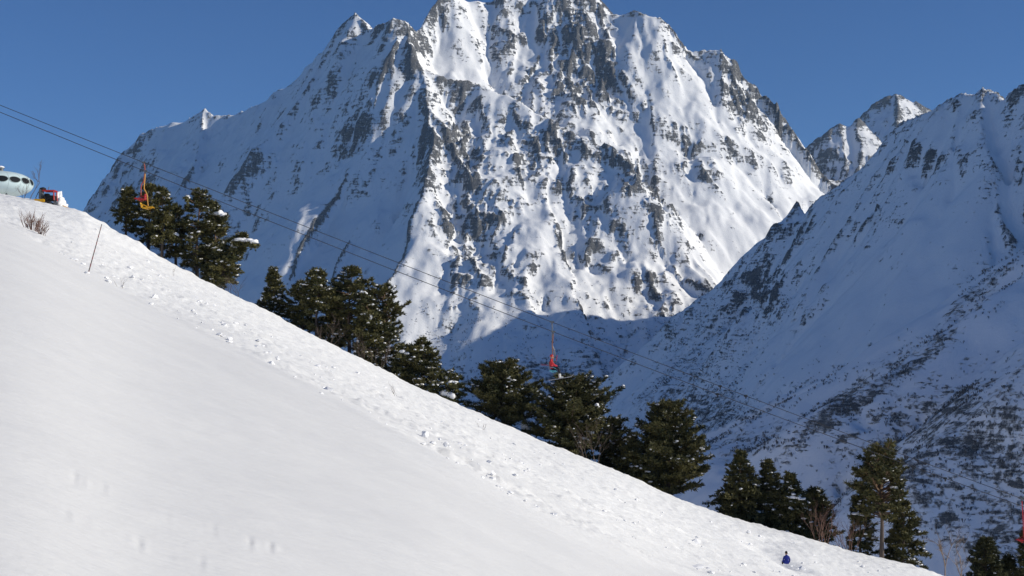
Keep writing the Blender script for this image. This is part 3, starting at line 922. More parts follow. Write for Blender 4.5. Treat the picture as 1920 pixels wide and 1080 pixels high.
    if snowpts:
        sb = MB()
        for (q, sd, r_) in snowpts:
            sb.ball(q, (r_ * rg.uniform(0.9, 2.0), r_ * rg.uniform(0.9, 1.6), r_ * 0.62), sub=1 if r_ < 0.11 else 2, seed=int(rg.integers(9999)), lump=0.5,
                    rot=Matrix.Rotation(math.atan2(sd[1], sd[0]), 3, 'Z'))
        tag(sb.build('snow_flecks', M_snowcap, root, True), kind='stuff')
    for (c, r_, rh) in cush:            # large snow cushions on limbs, one part each
        sb = MB()
        for k in range(4):
            f = (k - 1.5) / 1.5
            sb.ball(c + Vector((f * r_ * 0.72, rg.normal(0, 0.1), -abs(f) * rh * 0.3 - f * rh * 0.4 + rg.normal(0, 0.04))), (r_ * 0.55, r_ * 0.5, rh * rg.uniform(0.65, 0.95)), 2, int(rg.integers(9999)), 0.55)
        sb.build('snow_cushion', M_snowcap, root, True)
    return root


TREES = [
    dict(label='slim pine with a long bare trunk, first of the row below the pod house', px=231, top=350, d=7, width=44, bare=0.42, seed=1, dens=0.9, snow=0.02),
    dict(label='bushy pine directly behind the hanging yellow chair', px=274, top=345, d=9, width=92, bare=0.3, seed=2),
    dict(label='pointed pine just right of the yellow chair', px=300, top=350, d=6, width=76, bare=0.34, seed=3),
    dict(label='thin pine half hidden between the pointed pine and the broad snow capped pine', px=326, top=382, d=10, width=62, bare=0.36, seed=4),
    dict(label='broad tall pine, highest crown of the upper tree clump', px=366, top=352, d=9, width=96, bare=0.24, seed=5, snow=0.10, big=((357, 442, 9, 8), (328, 438, 12, 7), (352, 368, 7, 5))),
    dict(label='pine with a thick white snow cushion along its upper right limb', px=398, top=376, d=12, width=92, bare=0.26, seed=6, snow=0.10, big=((407, 399, 32, 13), (378, 470, 10, 8))),
    dict(label='dark pine leaning out to the right with snow along its flat top', px=404, top=440, d=6, width=104, bare=0.22, lean=52, seed=7, snow=0.08, big=((462, 450, 36, 10), (438, 462, 11, 6))),
    dict(label='small pointed spruce standing alone between the two upper pine clumps', px=511, top=500, d=8, width=66, kind='spruce', bare=0.06, seed=8, snow=0.05),
    dict(label='narrow pine on the left edge of the middle clump', px=566, top=528, d=9, width=84, bare=0.24, seed=9),
    dict(label='pine with thin crooked top beside the narrow pine of the middle clump', px=592, top=504, d=7, width=96, bare=0.28, seed=10, snow=0.10),
    dict(label='dark bushy pine low in the gap of the middle clump', px=618, top=540, d=13, width=112, bare=0.15, seed=11),
    dict(label='broad domed pine, tallest of the middle clump', px=654, top=498, d=9, width=124, bare=0.3, seed=12, snow=0.07, big=((682, 548, 12, 7), (596, 533, 13, 6))),
    dict(label='dense pine leaning against the domed pine, with one big snow lump', px=690, top=556, d=8, width=106, bare=0.15, seed=13, snow=0.12, big=((688, 590, 18, 11),)),
    dict(label='pine with an open bent top at the right end of the middle clump', px=712, top=526, d=11, width=88, kind='open', bare=0.5, lean=8, seed=14, dens=1.2),
    dict(label='low thick pine at the foot of the open topped pine', px=722, top=606, d=9, width=96, bare=0.1, seed=15, snow=0.12),
    dict(label='small pine with a snowy left limb, first of the three below the middle clump', px=765, top=650, d=7, width=72, bare=0.25, seed=16, big=((758, 660, 16, 9),)),
    dict(label='pine with reddish trunk in the middle of the three small pines', px=792, top=636, d=8, width=106, bare=0.2, seed=17, snow=0.12),
    dict(label='stunted snow laden pine just above the wide round pines', px=836, top=698, d=5, width=76, bare=0.12, seed=18, snow=0.2, big=((840, 738, 22, 16), (848, 716, 12, 7))),
    dict(label='wide dark pine left of the one under the red skier', px=942, top=682, d=8, width=136, kind='dense', bare=0.06, seed=19, snow=0.07, big=((985, 800, 14, 17),)),
    dict(label='big round topped pine right under the red skier on the chair', px=1074, top=710, d=8, width=164, kind='dense', bare=0.05, seed=20, snow=0.14, dens=1.35, big=((1102, 782, 10, 11), (1090, 790, 8, 7), (1104, 806, 16, 10), (1098, 822, 11, 8), (1120, 760, 8, 7))),
    dict(label='dark young pine tucked behind the round topped pine', px=1152, top=792, d=12, width=64, kind='dense', bare=0.05, seed=21),
    dict(label='small dark spruce left of the big lone conical pine', px=1186, top=812, d=8, width=70, kind='spruce', bare=0.04, seed=22),
    dict(label='big conical pine standing clear before the shaded valley side', px=1252, top=753, d=9, width=146, kind='dense', bare=0.08, seed=23, snow=0.06, dens=1.35, big=((1250, 846, 9, 8),)),
    dict(label='pointed spruce, left of the dark trio below the conical pine', px=1388, top=843, d=7, width=112, kind='spruce', bare=0.03, seed=24, dens=1.3, snow=0.06),
    dict(label='tall dark spruce in the middle of the dark trio', px=1440, top=860, d=8, width=116, kind='spruce', bare=0.03, seed=25, dens=1.3, snow=0.06),
    dict(label='dark spruce with a white snow cushion at its right, last of the dark trio', px=1482, top=886, d=7, width=100, kind='spruce', bare=0.04, seed=26, dens=1.2, snow=0.1, big=((1492, 932, 30, 9), (1484, 954, 9, 7))),
    dict(label='small pine behind the brown bushes', px=1524, top=918, d=11, width=74, kind='dense', bare=0.05, seed=27),
    dict(label='tall old pine with bare forked limbs and flat tiered crown at lower right', px=1650, top=830, d=7, width=146, kind='open', bare=0.58, seed=28, dens=1.6, snow=0.04, light=1.25, big=((1628, 908, 12, 8), (1680, 914, 18, 7))),
    dict(label='low pine in front of the old forked pine, on its left', px=1610, top=930, d=9, width=76, kind='pine', bare=0.1, seed=29, snow=0.1, big=((1611, 964, 24, 6),)),
    dict(label='drooping pine in front of the old forked pine, on its right', px=1690, top=936, d=9, width=92, kind='pine', bare=0.08, seed=30, snow=0.06),
    dict(label='black pine at the bottom edge right of the bare birches', px=1845, top=1010, d=16, width=68, kind='dense', bare=0.1, seed=31, light=0.5, snow=0.03),
    dict(label='low black pine between its neighbour and the red chair', px=1886, top=1044, d=18, width=52, kind='dense', bare=0.08, seed=32, light=0.5, snow=0.03),
    dict(label='black pine behind the red chair in the bottom right corner', px=1922, top=986, d=17, width=64, kind='pine', bare=0.12, seed=33, light=0.5, snow=0.02),
]
if 'trees' not in SKIP:
    for kw in TREES: conifer(**kw)


# ------------------------------------------------------------------ bare trees and bushes
def bare_plant(name, label, cat, x, y, z, H, width, stems, seed, m, depth=4, thick=0.03, group=None, spread=0.35):
    rg = random.Random(seed)
    root = empty(name, (x, y, z)); tag(root, label, cat, group)

    def grow(mb, p, d, L, r, k):
        pts = [p]; q = p; dd = d.copy()
        for i in range(3):
            dd = (dd + Vector((rg.gauss(0, .13), rg.gauss(0, .13), rg.gauss(0.03, .08)))).normalized()
            q = q + dd * L / 3; pts.append(q)
        mb.tube(pts, [r, r * .82, r * .68, r * .5], sides=4 if k > 1 else 3, cap=False)
        if k <= 0: return
        for i in range(rg.choice((2, 3, 3))):
            a = pts[rg.choice((1, 2, 2, 3))]
            nd = (dd + Vector((rg.gauss(0, spread), rg.gauss(0, spread), rg.gauss(0.12, spread * .6)))).normalized()
            grow(mb, a, nd, L * rg.uniform(.5, .78), r * .62, k - 1)
    for s_ in range(stems):
        mb = MB()
        ox = rg.uniform(-0.5, 0.5) * width * (0.5 if stems > 1 else 0); oy = rg.uniform(-0.4, 0.4) * width * (0.5 if stems > 1 else 0)
        d = Vector((rg.gauss(ox / max(width, .1) * 1.1, .12), rg.gauss(0, .16), 1)).normalized()
        grow(mb, Vector((ox, oy, -0.2)), d, H * rg.uniform(.36, .5), thick * rg.uniform(.7, 1.1), depth)
        mb.build('trunk' if stems == 1 else 'stem', m, root)
    return root


if 'shrubs' not in SKIP:
    M_bush = simple('bush_twigs', (0.15, 0.085, 0.065), 0.8, var=0.3)
    M_birch = simple('birch_bark', (0.22, 0.17, 0.14), 0.8, var=0.35)
    x, y, z = on_slope(1540, 1000, 0.5); bare_plant('bush', 'brown leafless bush on the snow edge beside the dark spruces', 'bush', x, y, z, 4.3, 2.6, 9, 41, M_bush, 3, 0.035)
    x, y, z = on_slope(1590, 1000, 1.5); bare_plant('bush', 'brown leafless bush at the foot of the old forked pine', 'bush', x, y, z, 3.8, 2.2, 8, 42, M_bush, 3, 0.03)
    x, y, z = on_slope(1112, 870, 3); bare_plant('bush', 'pale tangle of bare twigs at the foot of the round topped pine', 'bush', x, y, z, 4.6, 3.0, 6, 43, M_twig, 3, 0.025)
    x, y, z = on_slope(700, 690, 4); bare_plant('bush', 'bare undergrowth below the dense pine with the big snow lump', 'bush', x, y, z, 4.2, 4.0, 8, 44, M_twig, 3, 0.022)
    x, y, z = on_slope(620, 650, 4); bare_plant('bush', 'bare undergrowth below the domed pine', 'bush', x, y, z, 3.6, 4.0, 8, 45, M_twig, 3, 0.022)
    x, y, z = on_slope(440, 545, 4); bare_plant('bush', 'bare twigs under the leaning pine', 'bush', x, y, z, 3.2, 3.0, 6, 46, M_twig, 3, 0.02)
    for k_, (px_, py_, h_, lab_) in enumerate(((226, 541, 0.75, 'dry twig poking out of the upper snow'), (748, 746, 0.9, 'tuft of dry twigs in the piste below the small snowy pine'),
                                        (905, 705 + 100, 0.5, 'dry twig near the crest above the round snowball'), (325, 468 + 50, 0.8, 'dry twig on the bright shoulder below the leaning pine'))):
        x, y, z = ground_hit(px_, py_); bare_plant('twig', lab_, 'twig', x, y, z, h_ * 1.9, 0.3, 3, 80 + k_, M_twig, 1, 0.008, spread=0.3)
    x, y, z = on_slope(1772, 1078, 10); bare_plant('birch_tree', 'bare spreading birch at the lower right, left one of two', 'tree', x, y, z, 6.4, 2.5, 1, 47, M_birch, 5, 0.09, spread=0.5)
    x, y, z = on_slope(1803, 1078, 13); bare_plant('birch_tree', 'bare upright birch next to the black pine', 'tree', x, y, z, 7.6, 2.5, 1, 48, M_birch, 5, 0.09, spread=0.4)
    x, y, z = on_slope(55, 372, -1.0); bare_plant('birch_tree', 'thin leafless tree beside the pod house', 'tree', x, y, z, 5.4, 1.6, 1, 49, M_twig, 5, 0.075, spread=0.36)
    x, y, z = on_slope(42, 372, -2.0); bare_plant('bush', 'bare sapling in front of the pod house windows', 'bush', x, y, z, 2.9, 1.0, 3, 52, M_twig, 3, 0.03, spread=0.4)
    x, y, z = ground_hit(60, 432); bare_plant('bush', 'reddish dry bush on the upper snow, larger half of the pair', 'bush', x, y, z, 1.75, 1.2, 22, 50, M_bush, 2, 0.024, spread=0.22)
    x, y, z = ground_hit(78, 441); bare_plant('bush', 'reddish dry bush on the upper snow, smaller half nearer the striped pole', 'bush', x, y, z, 1.35, 0.8, 14, 51, M_bush, 2, 0.022, spread=0.22)

# ------------------------------------------------------------------ pod house
M_shell = simple('pod_shell', (0.54, 0.66, 0.69), 0.45, spec=0.4, var=0.06, scale=1.2)
M_seam = simple('pod_seam', (0.33, 0.42, 0.43), 0.7)
M_glass = simple('dark_glass', (0.010, 0.013, 0.017), 0.65, spec=0.1)
M_rim = simple('window_rim', (0.34, 0.42, 0.43), 0.5)
M_steel = simple('grey_steel', (0.16, 0.165, 0.17), 0.45, metal=0.6)
if 'objs' not in SKIP:
    Yh = 171.0
    hx, hy, hz = PX(-2, 345, Yh)
    RX, RZ = 62 / F * Yh, 23.5 / F * Yh
    gz = float(slope_base(hx, hy))
    house = empty('pod_house', (hx, hy, hz))
    tag(house, 'pale turquoise saucer shaped house with oval windows at the top of the slope', 'house')
    NG = 16
    PW = 2.25                                     # superellipse of the shell section

    def shell(th, ph, s=1.0):
        c_, s_ = math.cos(ph), math.sin(ph)
        r = RX * s * abs(c_) ** 0.82
        return Vector((r * math.cos(th), r * math.sin(th), RZ * s * math.copysign(abs(s_) ** 0.95, s_)))
    core = MB()
    nth, nph = 64, 20
    Vc = [shell(2 * math.pi * i / nth, -math.pi / 2 * 0.97 + math.pi * 0.97 * j / nph, 0.985) for j in range(nph + 1) for i in range(nth)]
    Fc = [(j * nth + i, j * nth + (i + 1) % nth, (j + 1) * nth + (i + 1) % nth, (j + 1) * nth + i) for j in range(nph) for i in range(nth)]
    core.add((Vc, Fc)); core.build('inner_shell', M_seam, house, True)
    gv, gf = [], []
    half = math.pi / NG * 0.982
    nt_, np_ = 8, 18
    for j in range(np_ + 1):
        for i in range(nt_ + 1):
            gv.append(shell(-half + 2 * half * i / nt_, -1.45 + 2.95 * j / np_))
    for j in range(np_):
        for i in range(nt_):
            a = j * (nt_ + 1) + i
            gf.append((a, a + 1, a + nt_ + 2, a + nt_ + 1))
    first = None
    wfirst = None
    off0 = math.atan2(-1.0, 0.04)                 # one window almost straight at the viewer
    for k in range(NG):
        th = off0 + 2 * math.pi * k / NG
        if first is None:
            g = mesh_obj('shell_panel', gv, gf, M_shell, house, True); first = g
        else:
            g = first.copy(); col.objects.link(g); g.parent = house
        g.rotation_euler = (0, 0, th)
        # oval window: frame ring and pane, set a little proud of the shell
        if wfirst is None:
            ring, pane = MB(), MB()
            wa, wb, ph0 = 0.70, 0.335, 0.14
            rv_, rf_, pvv = [], [], []
            N = 28
            c0 = shell(0, ph0)
            for i in range(N):
                t = 2 * math.pi * i / N
                for (sc_, out) in ((1.10, 0.0), (1.08, 0.05), (0.98, 0.05), (0.97, -0.05)):
                    yv, zv = wa * sc_ * math.cos(t), wb * sc_ * math.sin(t)
                    ph_ = ph0 + zv / RZ
                    q = shell(math.asin(max(-1, min(1, yv / (RX * abs(math.cos(ph_)) ** 0.82)))), ph_)
                    nrm = Vector((q.x / RX ** 2, q.y / RX ** 2, q.z / RZ ** 2)).normalized()
                    rv_.append(q + nrm * out)
                yv, zv = wa * 0.99 * math.cos(t), wb * 0.99 * math.sin(t)
                ph_ = ph0 + zv / RZ
                q = shell(math.asin(yv / (RX * abs(math.cos(ph_)) ** 0.82)), ph_)
                nrm = Vector((q.x / RX ** 2, q.y / RX ** 2, q.z / RZ ** 2)).normalized()
                pvv.append(q + nrm * 0.015)
            for i in range(N):
                i2 = (i + 1) % N
                for r_ in range(3):
                    rf_.append((i * 4 + r_, i2 * 4 + r_, i2 * 4 + r_ + 1, i * 4 + r_ + 1))
            cc = shell(0, ph0); pvv.append(cc + Vector((0.03, 0, 0)))
            w = mesh_obj('window', pvv, [(i, (i + 1) % N, N) for i in range(N)], M_glass, house, True)
            fr = mesh_obj('frame', rv_, rf_, M_rim, w, True)
            wfirst = (w, fr)
        else:
            w = wfirst[0].copy(); col.objects.link(w); w.parent = house
            fr = wfirst[1].copy(); col.objects.link(fr); fr.parent = w
        w.rotation_euler = (0, 0, th)
    cap = MB().tube([(0.33, -0.3, RZ * 0.93), (0.33, -0.3, RZ + 0.38)], 0.28, 12).tube([(0.33, -0.3, RZ + 0.36), (0.33, -0.3, RZ + 0.44)], 0.42, 12)
    cap.build('roof_vent', M_steel, house)
    MB().ball((0.33, -0.3, RZ + 0.47), (0.40, 0.40, 0.2), 2, 5, 0.2).build('snow_cap', M_snowcap, house, True)
    for k in range(4):
        t = math.pi / 4 + k * math.pi / 2
        b_ = Vector((math.cos(t) * 2.0, math.sin(t) * 2.0, -RZ * 0.80)); e_ = Vector((math.cos(t) * 2.6, math.sin(t) * 2.6, min(-RZ - 0.3, gz - hz - 0.4)))
        MB().tube([b_, e_], [0.12, 0.10], 8).build('leg', M_steel, house)

    # ---------------------------------------------------------------- snow groomer on the crest
    M_red = simple('red_paint', (0.42, 0.025, 0.03), 0.45, var=0.2)
    M_yel = simple('yellow_paint', (0.62, 0.33, 0.015), 0.5, var=0.2)
    M_blk = simple('black_rubber', (0.018, 0.018, 0.02), 0.7)
    Yg = 155.0
    bx_, by_, bz_ = PX(98, 388, Yg)
    m1 = Yg / F
    gr = empty('snow_groomer', (bx_, by_, bz_))
    tag(gr, 'small old snow groomer with red roll frame and yellow blade beside the pod house', 'snow groomer')

    def gp(px, py, dy=0.0):
        return Vector(((px - 98) * m1, dy, (388 - py) * m1))
    f_ = MB()
    for dy in (-0.55, 0.55):
        f_.tube([gp(82, 358, dy), gp(103, 358.5, dy), gp(104, 376, dy)], 0.085, 8)
    f_.tube([gp(103, 358.5, -0.55), gp(103, 358.5, 0.55)], 0.08, 8).tube([gp(83, 358, -0.55), gp(83, 358, 0.55)], 0.08, 8)
    f_.box(gp(100, 357.5), (0.55, 1.2, 0.08), bevel=0.02)
    f_.build('roll_frame', M_red, gr)
    MB().box(gp(77, 364), (0.32, 0.9, 1.05), bevel=0.05).build('control_post', M_steel, gr)
    MB().box(gp(93, 372), (1.3, 0.95, 0.62), bevel=0.08).box(gp(88, 366), (0.5, 0.6, 0.35), bevel=0.05).build('engine', M_blk, gr)
    MB().ball(gp(80, 354.5), (0.33, 0.4, 0.22), 2, 8, 0.4).build('folded_cover', M_blk, gr, True)
    MB().box(gp(78, 377.5, -0.75), (1.15, 0.3, 0.36), bevel=0.05).build('side_tank', M_yel, gr)
    for dy in (-0.65, 0.65):
        t_ = MB()
        loop = [gp(72 + 0.5 * (32 + 32 * math.cos(a)) , 385 - 4.6 * math.sin(a) , dy) for a in np.linspace(0, 2 * math.pi, 22)]
        t_.tube(loop, 0.12, 6, cap=False)
        tr_ = t_.build('track', M_blk, gr)
        for q in (78, 88, 98):
            MB().tube([gp(q, 385, dy - 0.12), gp(q, 385, dy + 0.12)], 0.22, 12).build('road_wheel', M_steel, tr_)
    for dy in (-0.45, 0.45):
        MB().tube([gp(100, 381, dy), gp(112, 389, dy), gp(121, 391, dy)], 0.07, 8).build('blade_arm', M_steel, gr)
    MB().tube([gp(84, 366, -0.5), gp(90, 376, -0.75), gp(99, 371, -0.6), gp(106, 379, -0.5)], 0.045, 6).tube([gp(74, 360, -0.4), gp(70, 372, -0.6), gp(74, 380, -0.7)], 0.04, 6).build('hose', M_blk, gr)
    MB().tube([gp(90, 360, -0.3), gp(93, 352, -0.3)], 0.03, 6).ball(gp(93, 351.5, -0.3), (0.07, 0.07, 0.07), 1).build('lever', M_steel, gr)
    MB().box(gp(108, 382, -0.7), (0.5, 0.12, 0.30), Matrix.Rotation(0.4, 3, 'Y'), bevel=0.03).build('mud_guard', M_steel, gr)
    bl_ = MB()
    for k in range(6):
        a = -0.9 + 1.8 * k / 5
        bl_.box(gp(122 + 3.2 * (1 - math.cos(a)) + k * 1.4, 389.5 + k * 1.0, 0), (0.20, 2.0, 0.26), Matrix.Rotation(0.6 - k * 0.1, 3, 'Y'))
    bl_.build('blade', M_yel, gr)
    hp = PX(108, 373, Yg + 2.2)
    o = MB().ball((0, 0, 0), (0.34, 0.6, 0.95), 3, 12, 0.5, Matrix.Rotation(0.35, 3, 'Y')).ball((0.25, 0, -0.45), (0.55, 0.7, 0.62), 3, 13, 0.5, Matrix.Rotation(0.5, 3, 'Y')).ball((0.55, 0.1, -0.85), (0.6, 0.7, 0.45), 3, 14, 0.5).build('snow_heap', M_snowcap, None, True)
    o.location = hp
    tag(o, 'pointed heap of shovelled snow behind the groomer', 'snow heap')

    # ---------------------------------------------------------------- striped marker pole
    mp_, n, l, b = mat('striped_pole')
    tc = n.new('ShaderNodeTexCoord'); w_ = n.new('ShaderNodeTexWave'); w_.bands_direction = 'Z'; w_.inputs['Scale'].default_value = 0.9; w_.inputs['Distortion'].default_value = 0.4
    l.new(tc.outputs['Object'], w_.inputs['Vector'])
    rp = n.new('ShaderNodeValToRGB'); rp.color_ramp.elements[0].color = (0.20, 0.055, 0.05, 1); rp.color_ramp.elements[1].color = (0.12, 0.105, 0.10, 1)
    rp.color_ramp.elements[0].position = 0.45; rp.color_ramp.elements[1].position = 0.55
    l.new(w_.outputs['Fac'], rp.inputs[0]); l.new(rp.outputs[0], b.inputs['Base Color']); b.inputs['Roughness'].default_value = 0.6
    x, y, z = ground_hit(166, 511)
    u1, t1 = _t_of(191, 420)
    o = MB().tube([(0, 0, -0.4), (0, 0, 0), (u1 * y - x, 0, t1 * y - z)], [0.030, 0.028, 0.018], 8).build('marker_pole', mp_)
    o.location = (x, y, z); tag(o, 'thin leaning reddish marker pole stuck in the snow', 'pole')

    # ---------------------------------------------------------------- chairlift
    M_rope = simple('steel_rope', (0.035, 0.035, 0.04), 0.5, metal=0.3)
    YN, YF_ = 104.5, 108.5

    def rope_y(px, up):
        xs_ = (-420, 0, 265, 650, 1035, 1480, 1920, 2400)
        ys_up = (27, 195, 304, 455, 606, 772, 935, 1112)
        ys_lo = (36, 208, 318, 473, 625, 787, 948, 1122)
        c = np.polyfit(xs_, ys_up if up else ys_lo, 2)
        return float(np.polyval(c, px))
    for up, yy, lab in ((True, YF_, 'upper far cable of the chairlift'), (False, YN, 'lower near cable of the chairlift')):
        r_ = MB().tube([PX(px, rope_y(px, up), yy) for px in range(-420, 2401, 60)], 0.024, 6).build('lift_cable', M_rope)
        tag(r_, lab, 'cable', 'chairlift cables')
        for cp in ((1350, 1398) if up else (1345, 1711, 1772)):
            c = Vector(PX(cp, rope_y(cp, up), yy))
            MB().box(c, (0.28, 0.12, 0.16), bevel=0.03).box(c + Vector((0.02, 0, -0.13)), (0.1, 0.08, 0.18), bevel=0.02).build('cable_clamp', M_rope, r_)

    def chair(label, px, up, yy, pole, back, seat, arm, mats):
        """all outlines in photo pixels relative to the grip on the cable"""
        g_ = Vector(PX(px, rope_y(px, up), yy)); k_ = yy / F
        root = empty('lift_chair', g_); tag(root, label, 'lift chair', 'single chairs on the lift')
        Q = lambda p, dy=0.0: Vector((p[0] * k_, dy, -p[1] * k_))
        MB().box((0, 0, 0.02), (0.34, 0.10, 0.12), bevel=0.03).box((0.0, 0, -0.10), (0.12, 0.09, 0.2), bevel=0.02).build('grip', M_steel, root)
        MB().tube([Q(p) for p in pole], 0.040, 8).build('hanger', mats[0], root)
        (x0_, y0_, x1_, y1_) = back
        sl_ = MB()
        for dy in (-0.22, 0.22): sl_.tube([Q((x0_, y0_), dy), Q((x1_, y1_), dy)], 0.022, 6)
        sl_.tube([Q((x0_, y0_), -0.22), Q((x0_, y0_), 0.22)], 0.022, 6)
        bf_ = sl_.build('back_frame', mats[1], root)
        for f in (0.12, 0.5, 0.86):
            MB().box((Q((x0_, y0_)) + (Q((x1_, y1_)) - Q((x0_, y0_))) * f), (0.05, 0.46, 0.105), bevel=0.01).build('back_slat', mats[1], root)
        (sx0, sy0, sx1, sy1) = seat
        a_, b_ = Q((sx0, sy0)), Q((sx1, sy1))
        ang = math.atan2(-(b_ - a_).z, (b_ - a_).x)
        L = (b_ - a_).length
        for f in (0.14, 0.38, 0.62, 0.86):
            MB().box(a_ + (b_ - a_) * f, (L * 0.21, 0.48, 0.05), Matrix.Rotation(ang, 3, 'Y'), bevel=0.012).build('seat_slat', mats[2], root)
        fr_ = MB()
        for dy in (-0.23, 0.23):
            fr_.tube([Q((sx0, sy0 + 1.0), dy), Q((sx1, sy1 + 1.0), dy), Q((sx1 + (1 if sx1 > sx0 else -1), sy1 + 2.6), dy)], 0.022, 6)
            fr_.tube([Q((sx0, sy0), dy), Q((0.5 * (sx0 + sx1), max(sy0, sy1) + 3.5), dy), Q((sx1, sy1), dy)], 0.018, 6)
        fr_.tube([Q((0.5 * (sx0 + sx1), max(sy0, sy1) + 3.5), -0.23), Q((0.5 * (sx0 + sx1), max(sy0, sy1) + 3.5), 0.23)], 0.02, 6)
        fr_.build('seat_frame', mats[2], root)
        ar_ = MB()
        for dy in (-0.25, 0.25): ar_.tube([Q(arm[0], dy), Q(arm[1], dy), Q(arm[2], dy)], 0.02, 6)
        ar_.build('armrest', mats[2], root)
        return root, g_, k_
    M_rust = simple('reddish_paint', (0.33, 0.06, 0.045), 0.5, var=0.25)
    M_ora = simple('worn_yellow_pole', (0.55, 0.27, 0.05), 0.5, var=0.25)
    M_blue = simple('light_blue_paint', (0.10, 0.36, 0.46), 0.5, var=0.15)
    M_brown = simple('rusty_brown_pole', (0.20, 0.085, 0.06), 0.6, var=0.3)
    chair('empty yellow lift chair hanging before the upper pine clump', 272.5, False, YN,
          [(0, 0), (-0.5, 12), (-1.6, 25), (-1.8, 33), (2.6, 41), (4.6, 47), (5.2, 58), (6, 66)], (-7.5, 60, -5.5, 68), (-6, 68.5, 16, 67.5), [(-6.5, 63.5), (0, 64), (5, 67.5)], (M_ora, M_yel, M_yel))
    chair('empty red lift chair just behind the yellow one', 269.5, True, YF_,
          [(0, 0), (1.8, 6), (2.4, 14), (1.5, 26), (0.4, 36), (-3.4, 41), (-4.4, 47), (-4.4, 62)], (4.5, 60, 4.0, 69), (5, 69.5, -15, 67.5), [(4.5, 64), (-2, 64.5), (-8, 68)], (M_rust, M_red, M_red))
    ch_root, cg, ck = chair('light blue lift chair carrying the skier in the red jacket', 1037, False, YN,
          [(0, 0), (0, 10), (-1.6, 24), (-0.8, 38), (-0.4, 52), (-0.4, 58)], (-8, 56, -7, 70), (-7, 72.5, 6, 73), [(-7, 66), (0, 66.5), (5, 69)], (M_brown, M_steel, M_blue))
    chair('empty red lift chair half hidden behind the skier', 1035, True, YF_,
          [(0, 0), (0.6, 12), (0.2, 30), (0.6, 44), (4, 52), (5, 58), (5.5, 66)], (9.5, 62, 8.0, 72), (8, 73, -4, 74), [(8.5, 66), (2, 66), (-3, 69)], (M_steel, M_red, M_steel))
    chair('empty red lift chair at the right border of the view', 1916, True, YF_,
          [(0, 0), (0.5, 14), (1.4, 34), (1.8, 54), (2.2, 68), (2.4, 72)], (7, 66, 6.5, 76), (7, 77, -10, 75), [(7, 70), (1, 71), (-6, 74.5)], (M_red, M_red, M_red))

    # ---------------------------------------------------------------- people
    M_jred = simple('red_jacket', (0.50, 0.03, 0.04), 0.7, var=0.2)
    M_pant = simple('dark_trousers', (0.012, 0.012, 0.018), 0.8)
    M_jblue = simple('blue_jacket', (0.012, 0.025, 0.22), 0.75, var=0.2)
    M_skin = simple('skin', (0.45, 0.25, 0.18), 0.6)
    M_helm = simple('red_helmet', (0.48, 0.03, 0.03), 0.3, spec=0.5)
    M_ski = simple('ski_top', (0.30, 0.30, 0.33), 0.3)
    M_boot = simple('white_boot', (0.6, 0.6, 0.58), 0.5)
    M_dark = simple('dark_cloth', (0.015, 0.013, 0.014), 0.9)

    def body(joints, edges, radii, root_i, mats, pick, parent):
        me = bpy.data.meshes.new('body_skin')
        me.from_pydata([Vector(j) for j in joints], edges, [])
        ob = bpy.data.objects.new('body_skin', me); col.objects.link(ob)
        sk = ob.modifiers.new('s', 'SKIN'); ob.modifiers.new('d', 'SUBSURF').levels = 2
        for i, v in enumerate(me.skin_vertices[0].data):
            r = radii[i]; v.radius = (r, r) if not isinstance(r, tuple) else r
            v.use_root = (i == root_i)
        dg = bpy.context.evaluated_depsgraph_get(); dg.update()
        m2 = bpy.data.meshes.new_from_object(ob.evaluated_get(dg))
        bpy.data.objects.remove(ob, do_unlink=True)
        m2.materials.clear()
        for mm_ in mats: m2.materials.append(mm_)
        for p in m2.polygons:
            p.material_index = pick(p.center); p.use_smooth = True
        o = bpy.data.objects.new('body', m2); col.objects.link(o); o.parent = parent
        return o

    def head(c, s, parent, cover, face_dir, covername):
        fx = Vector(face_dir).normalized(); side = Vector((0, 0, 1)).cross(fx)
        Rm_ = Matrix((fx, side, Vector((0, 0, 1)))).transposed()
        h = MB().ball(c, (0.098 * s, 0.078 * s, 0.12 * s), 3, rot=Rm_)
        h.ball(Vector(c) + Rm_ @ Vector((0.10, 0, -0.012)) * s, (0.022 * s, 0.013 * s, 0.026 * s), 2, rot=Rm_)
        h.ball(Vector(c) + Rm_ @ Vector((0.075, 0, -0.10)) * s, (0.03 * s, 0.035 * s, 0.025 * s), 2, rot=Rm_)
        for sd in (-1, 1): h.ball(Vector(c) + Rm_ @ Vector((0, 0.08 * sd, -0.01)) * s, (0.025 * s, 0.012 * s, 0.035 * s), 2, rot=Rm_)
        ho = h.build('head', M_skin, parent, True)
        e = MB()
        for sd in (-1, 1): e.ball(Vector(c) + Rm_ @ Vector((0.085, 0.032 * sd, 0.012)) * s, (0.013 * s, 0.016 * s, 0.01 * s), 2, rot=Rm_)
        e.build('eyes', M_dark, ho, True)
        MB().ball(Vector(c) + Rm_ @ Vector((0.088, 0, -0.055)) * s, (0.012 * s, 0.028 * s, 0.008 * s), 2, rot=Rm_).build('mouth', M_rust, ho, True)
        k = MB()
        N, Mh = 20, 7
        Vv = []
        for j in range(Mh + 1):
            ph_ = -0.15 + (math.pi / 2 + 0.15) * j / Mh
            for i in range(N):
                t = 2 * math.pi * i / N
                Vv.append(Vector(c) + Rm_ @ Vector((0.118 * math.cos(ph_) * math.cos(t) - 0.012, 0.098 * math.cos(ph_) * math.sin(t), 0.02 + 0.14 * math.sin(ph_) + (0.03 * math.cos(t) if j == 0 else 0))) * s)
        k.add((Vv, [(j * N + i, j * N + (i + 1) % N, (j + 1) * N + (i + 1) % N, (j + 1) * N + i) for j in range(Mh) for i in range(N)]))
        k.build(covername, cover, parent, True)

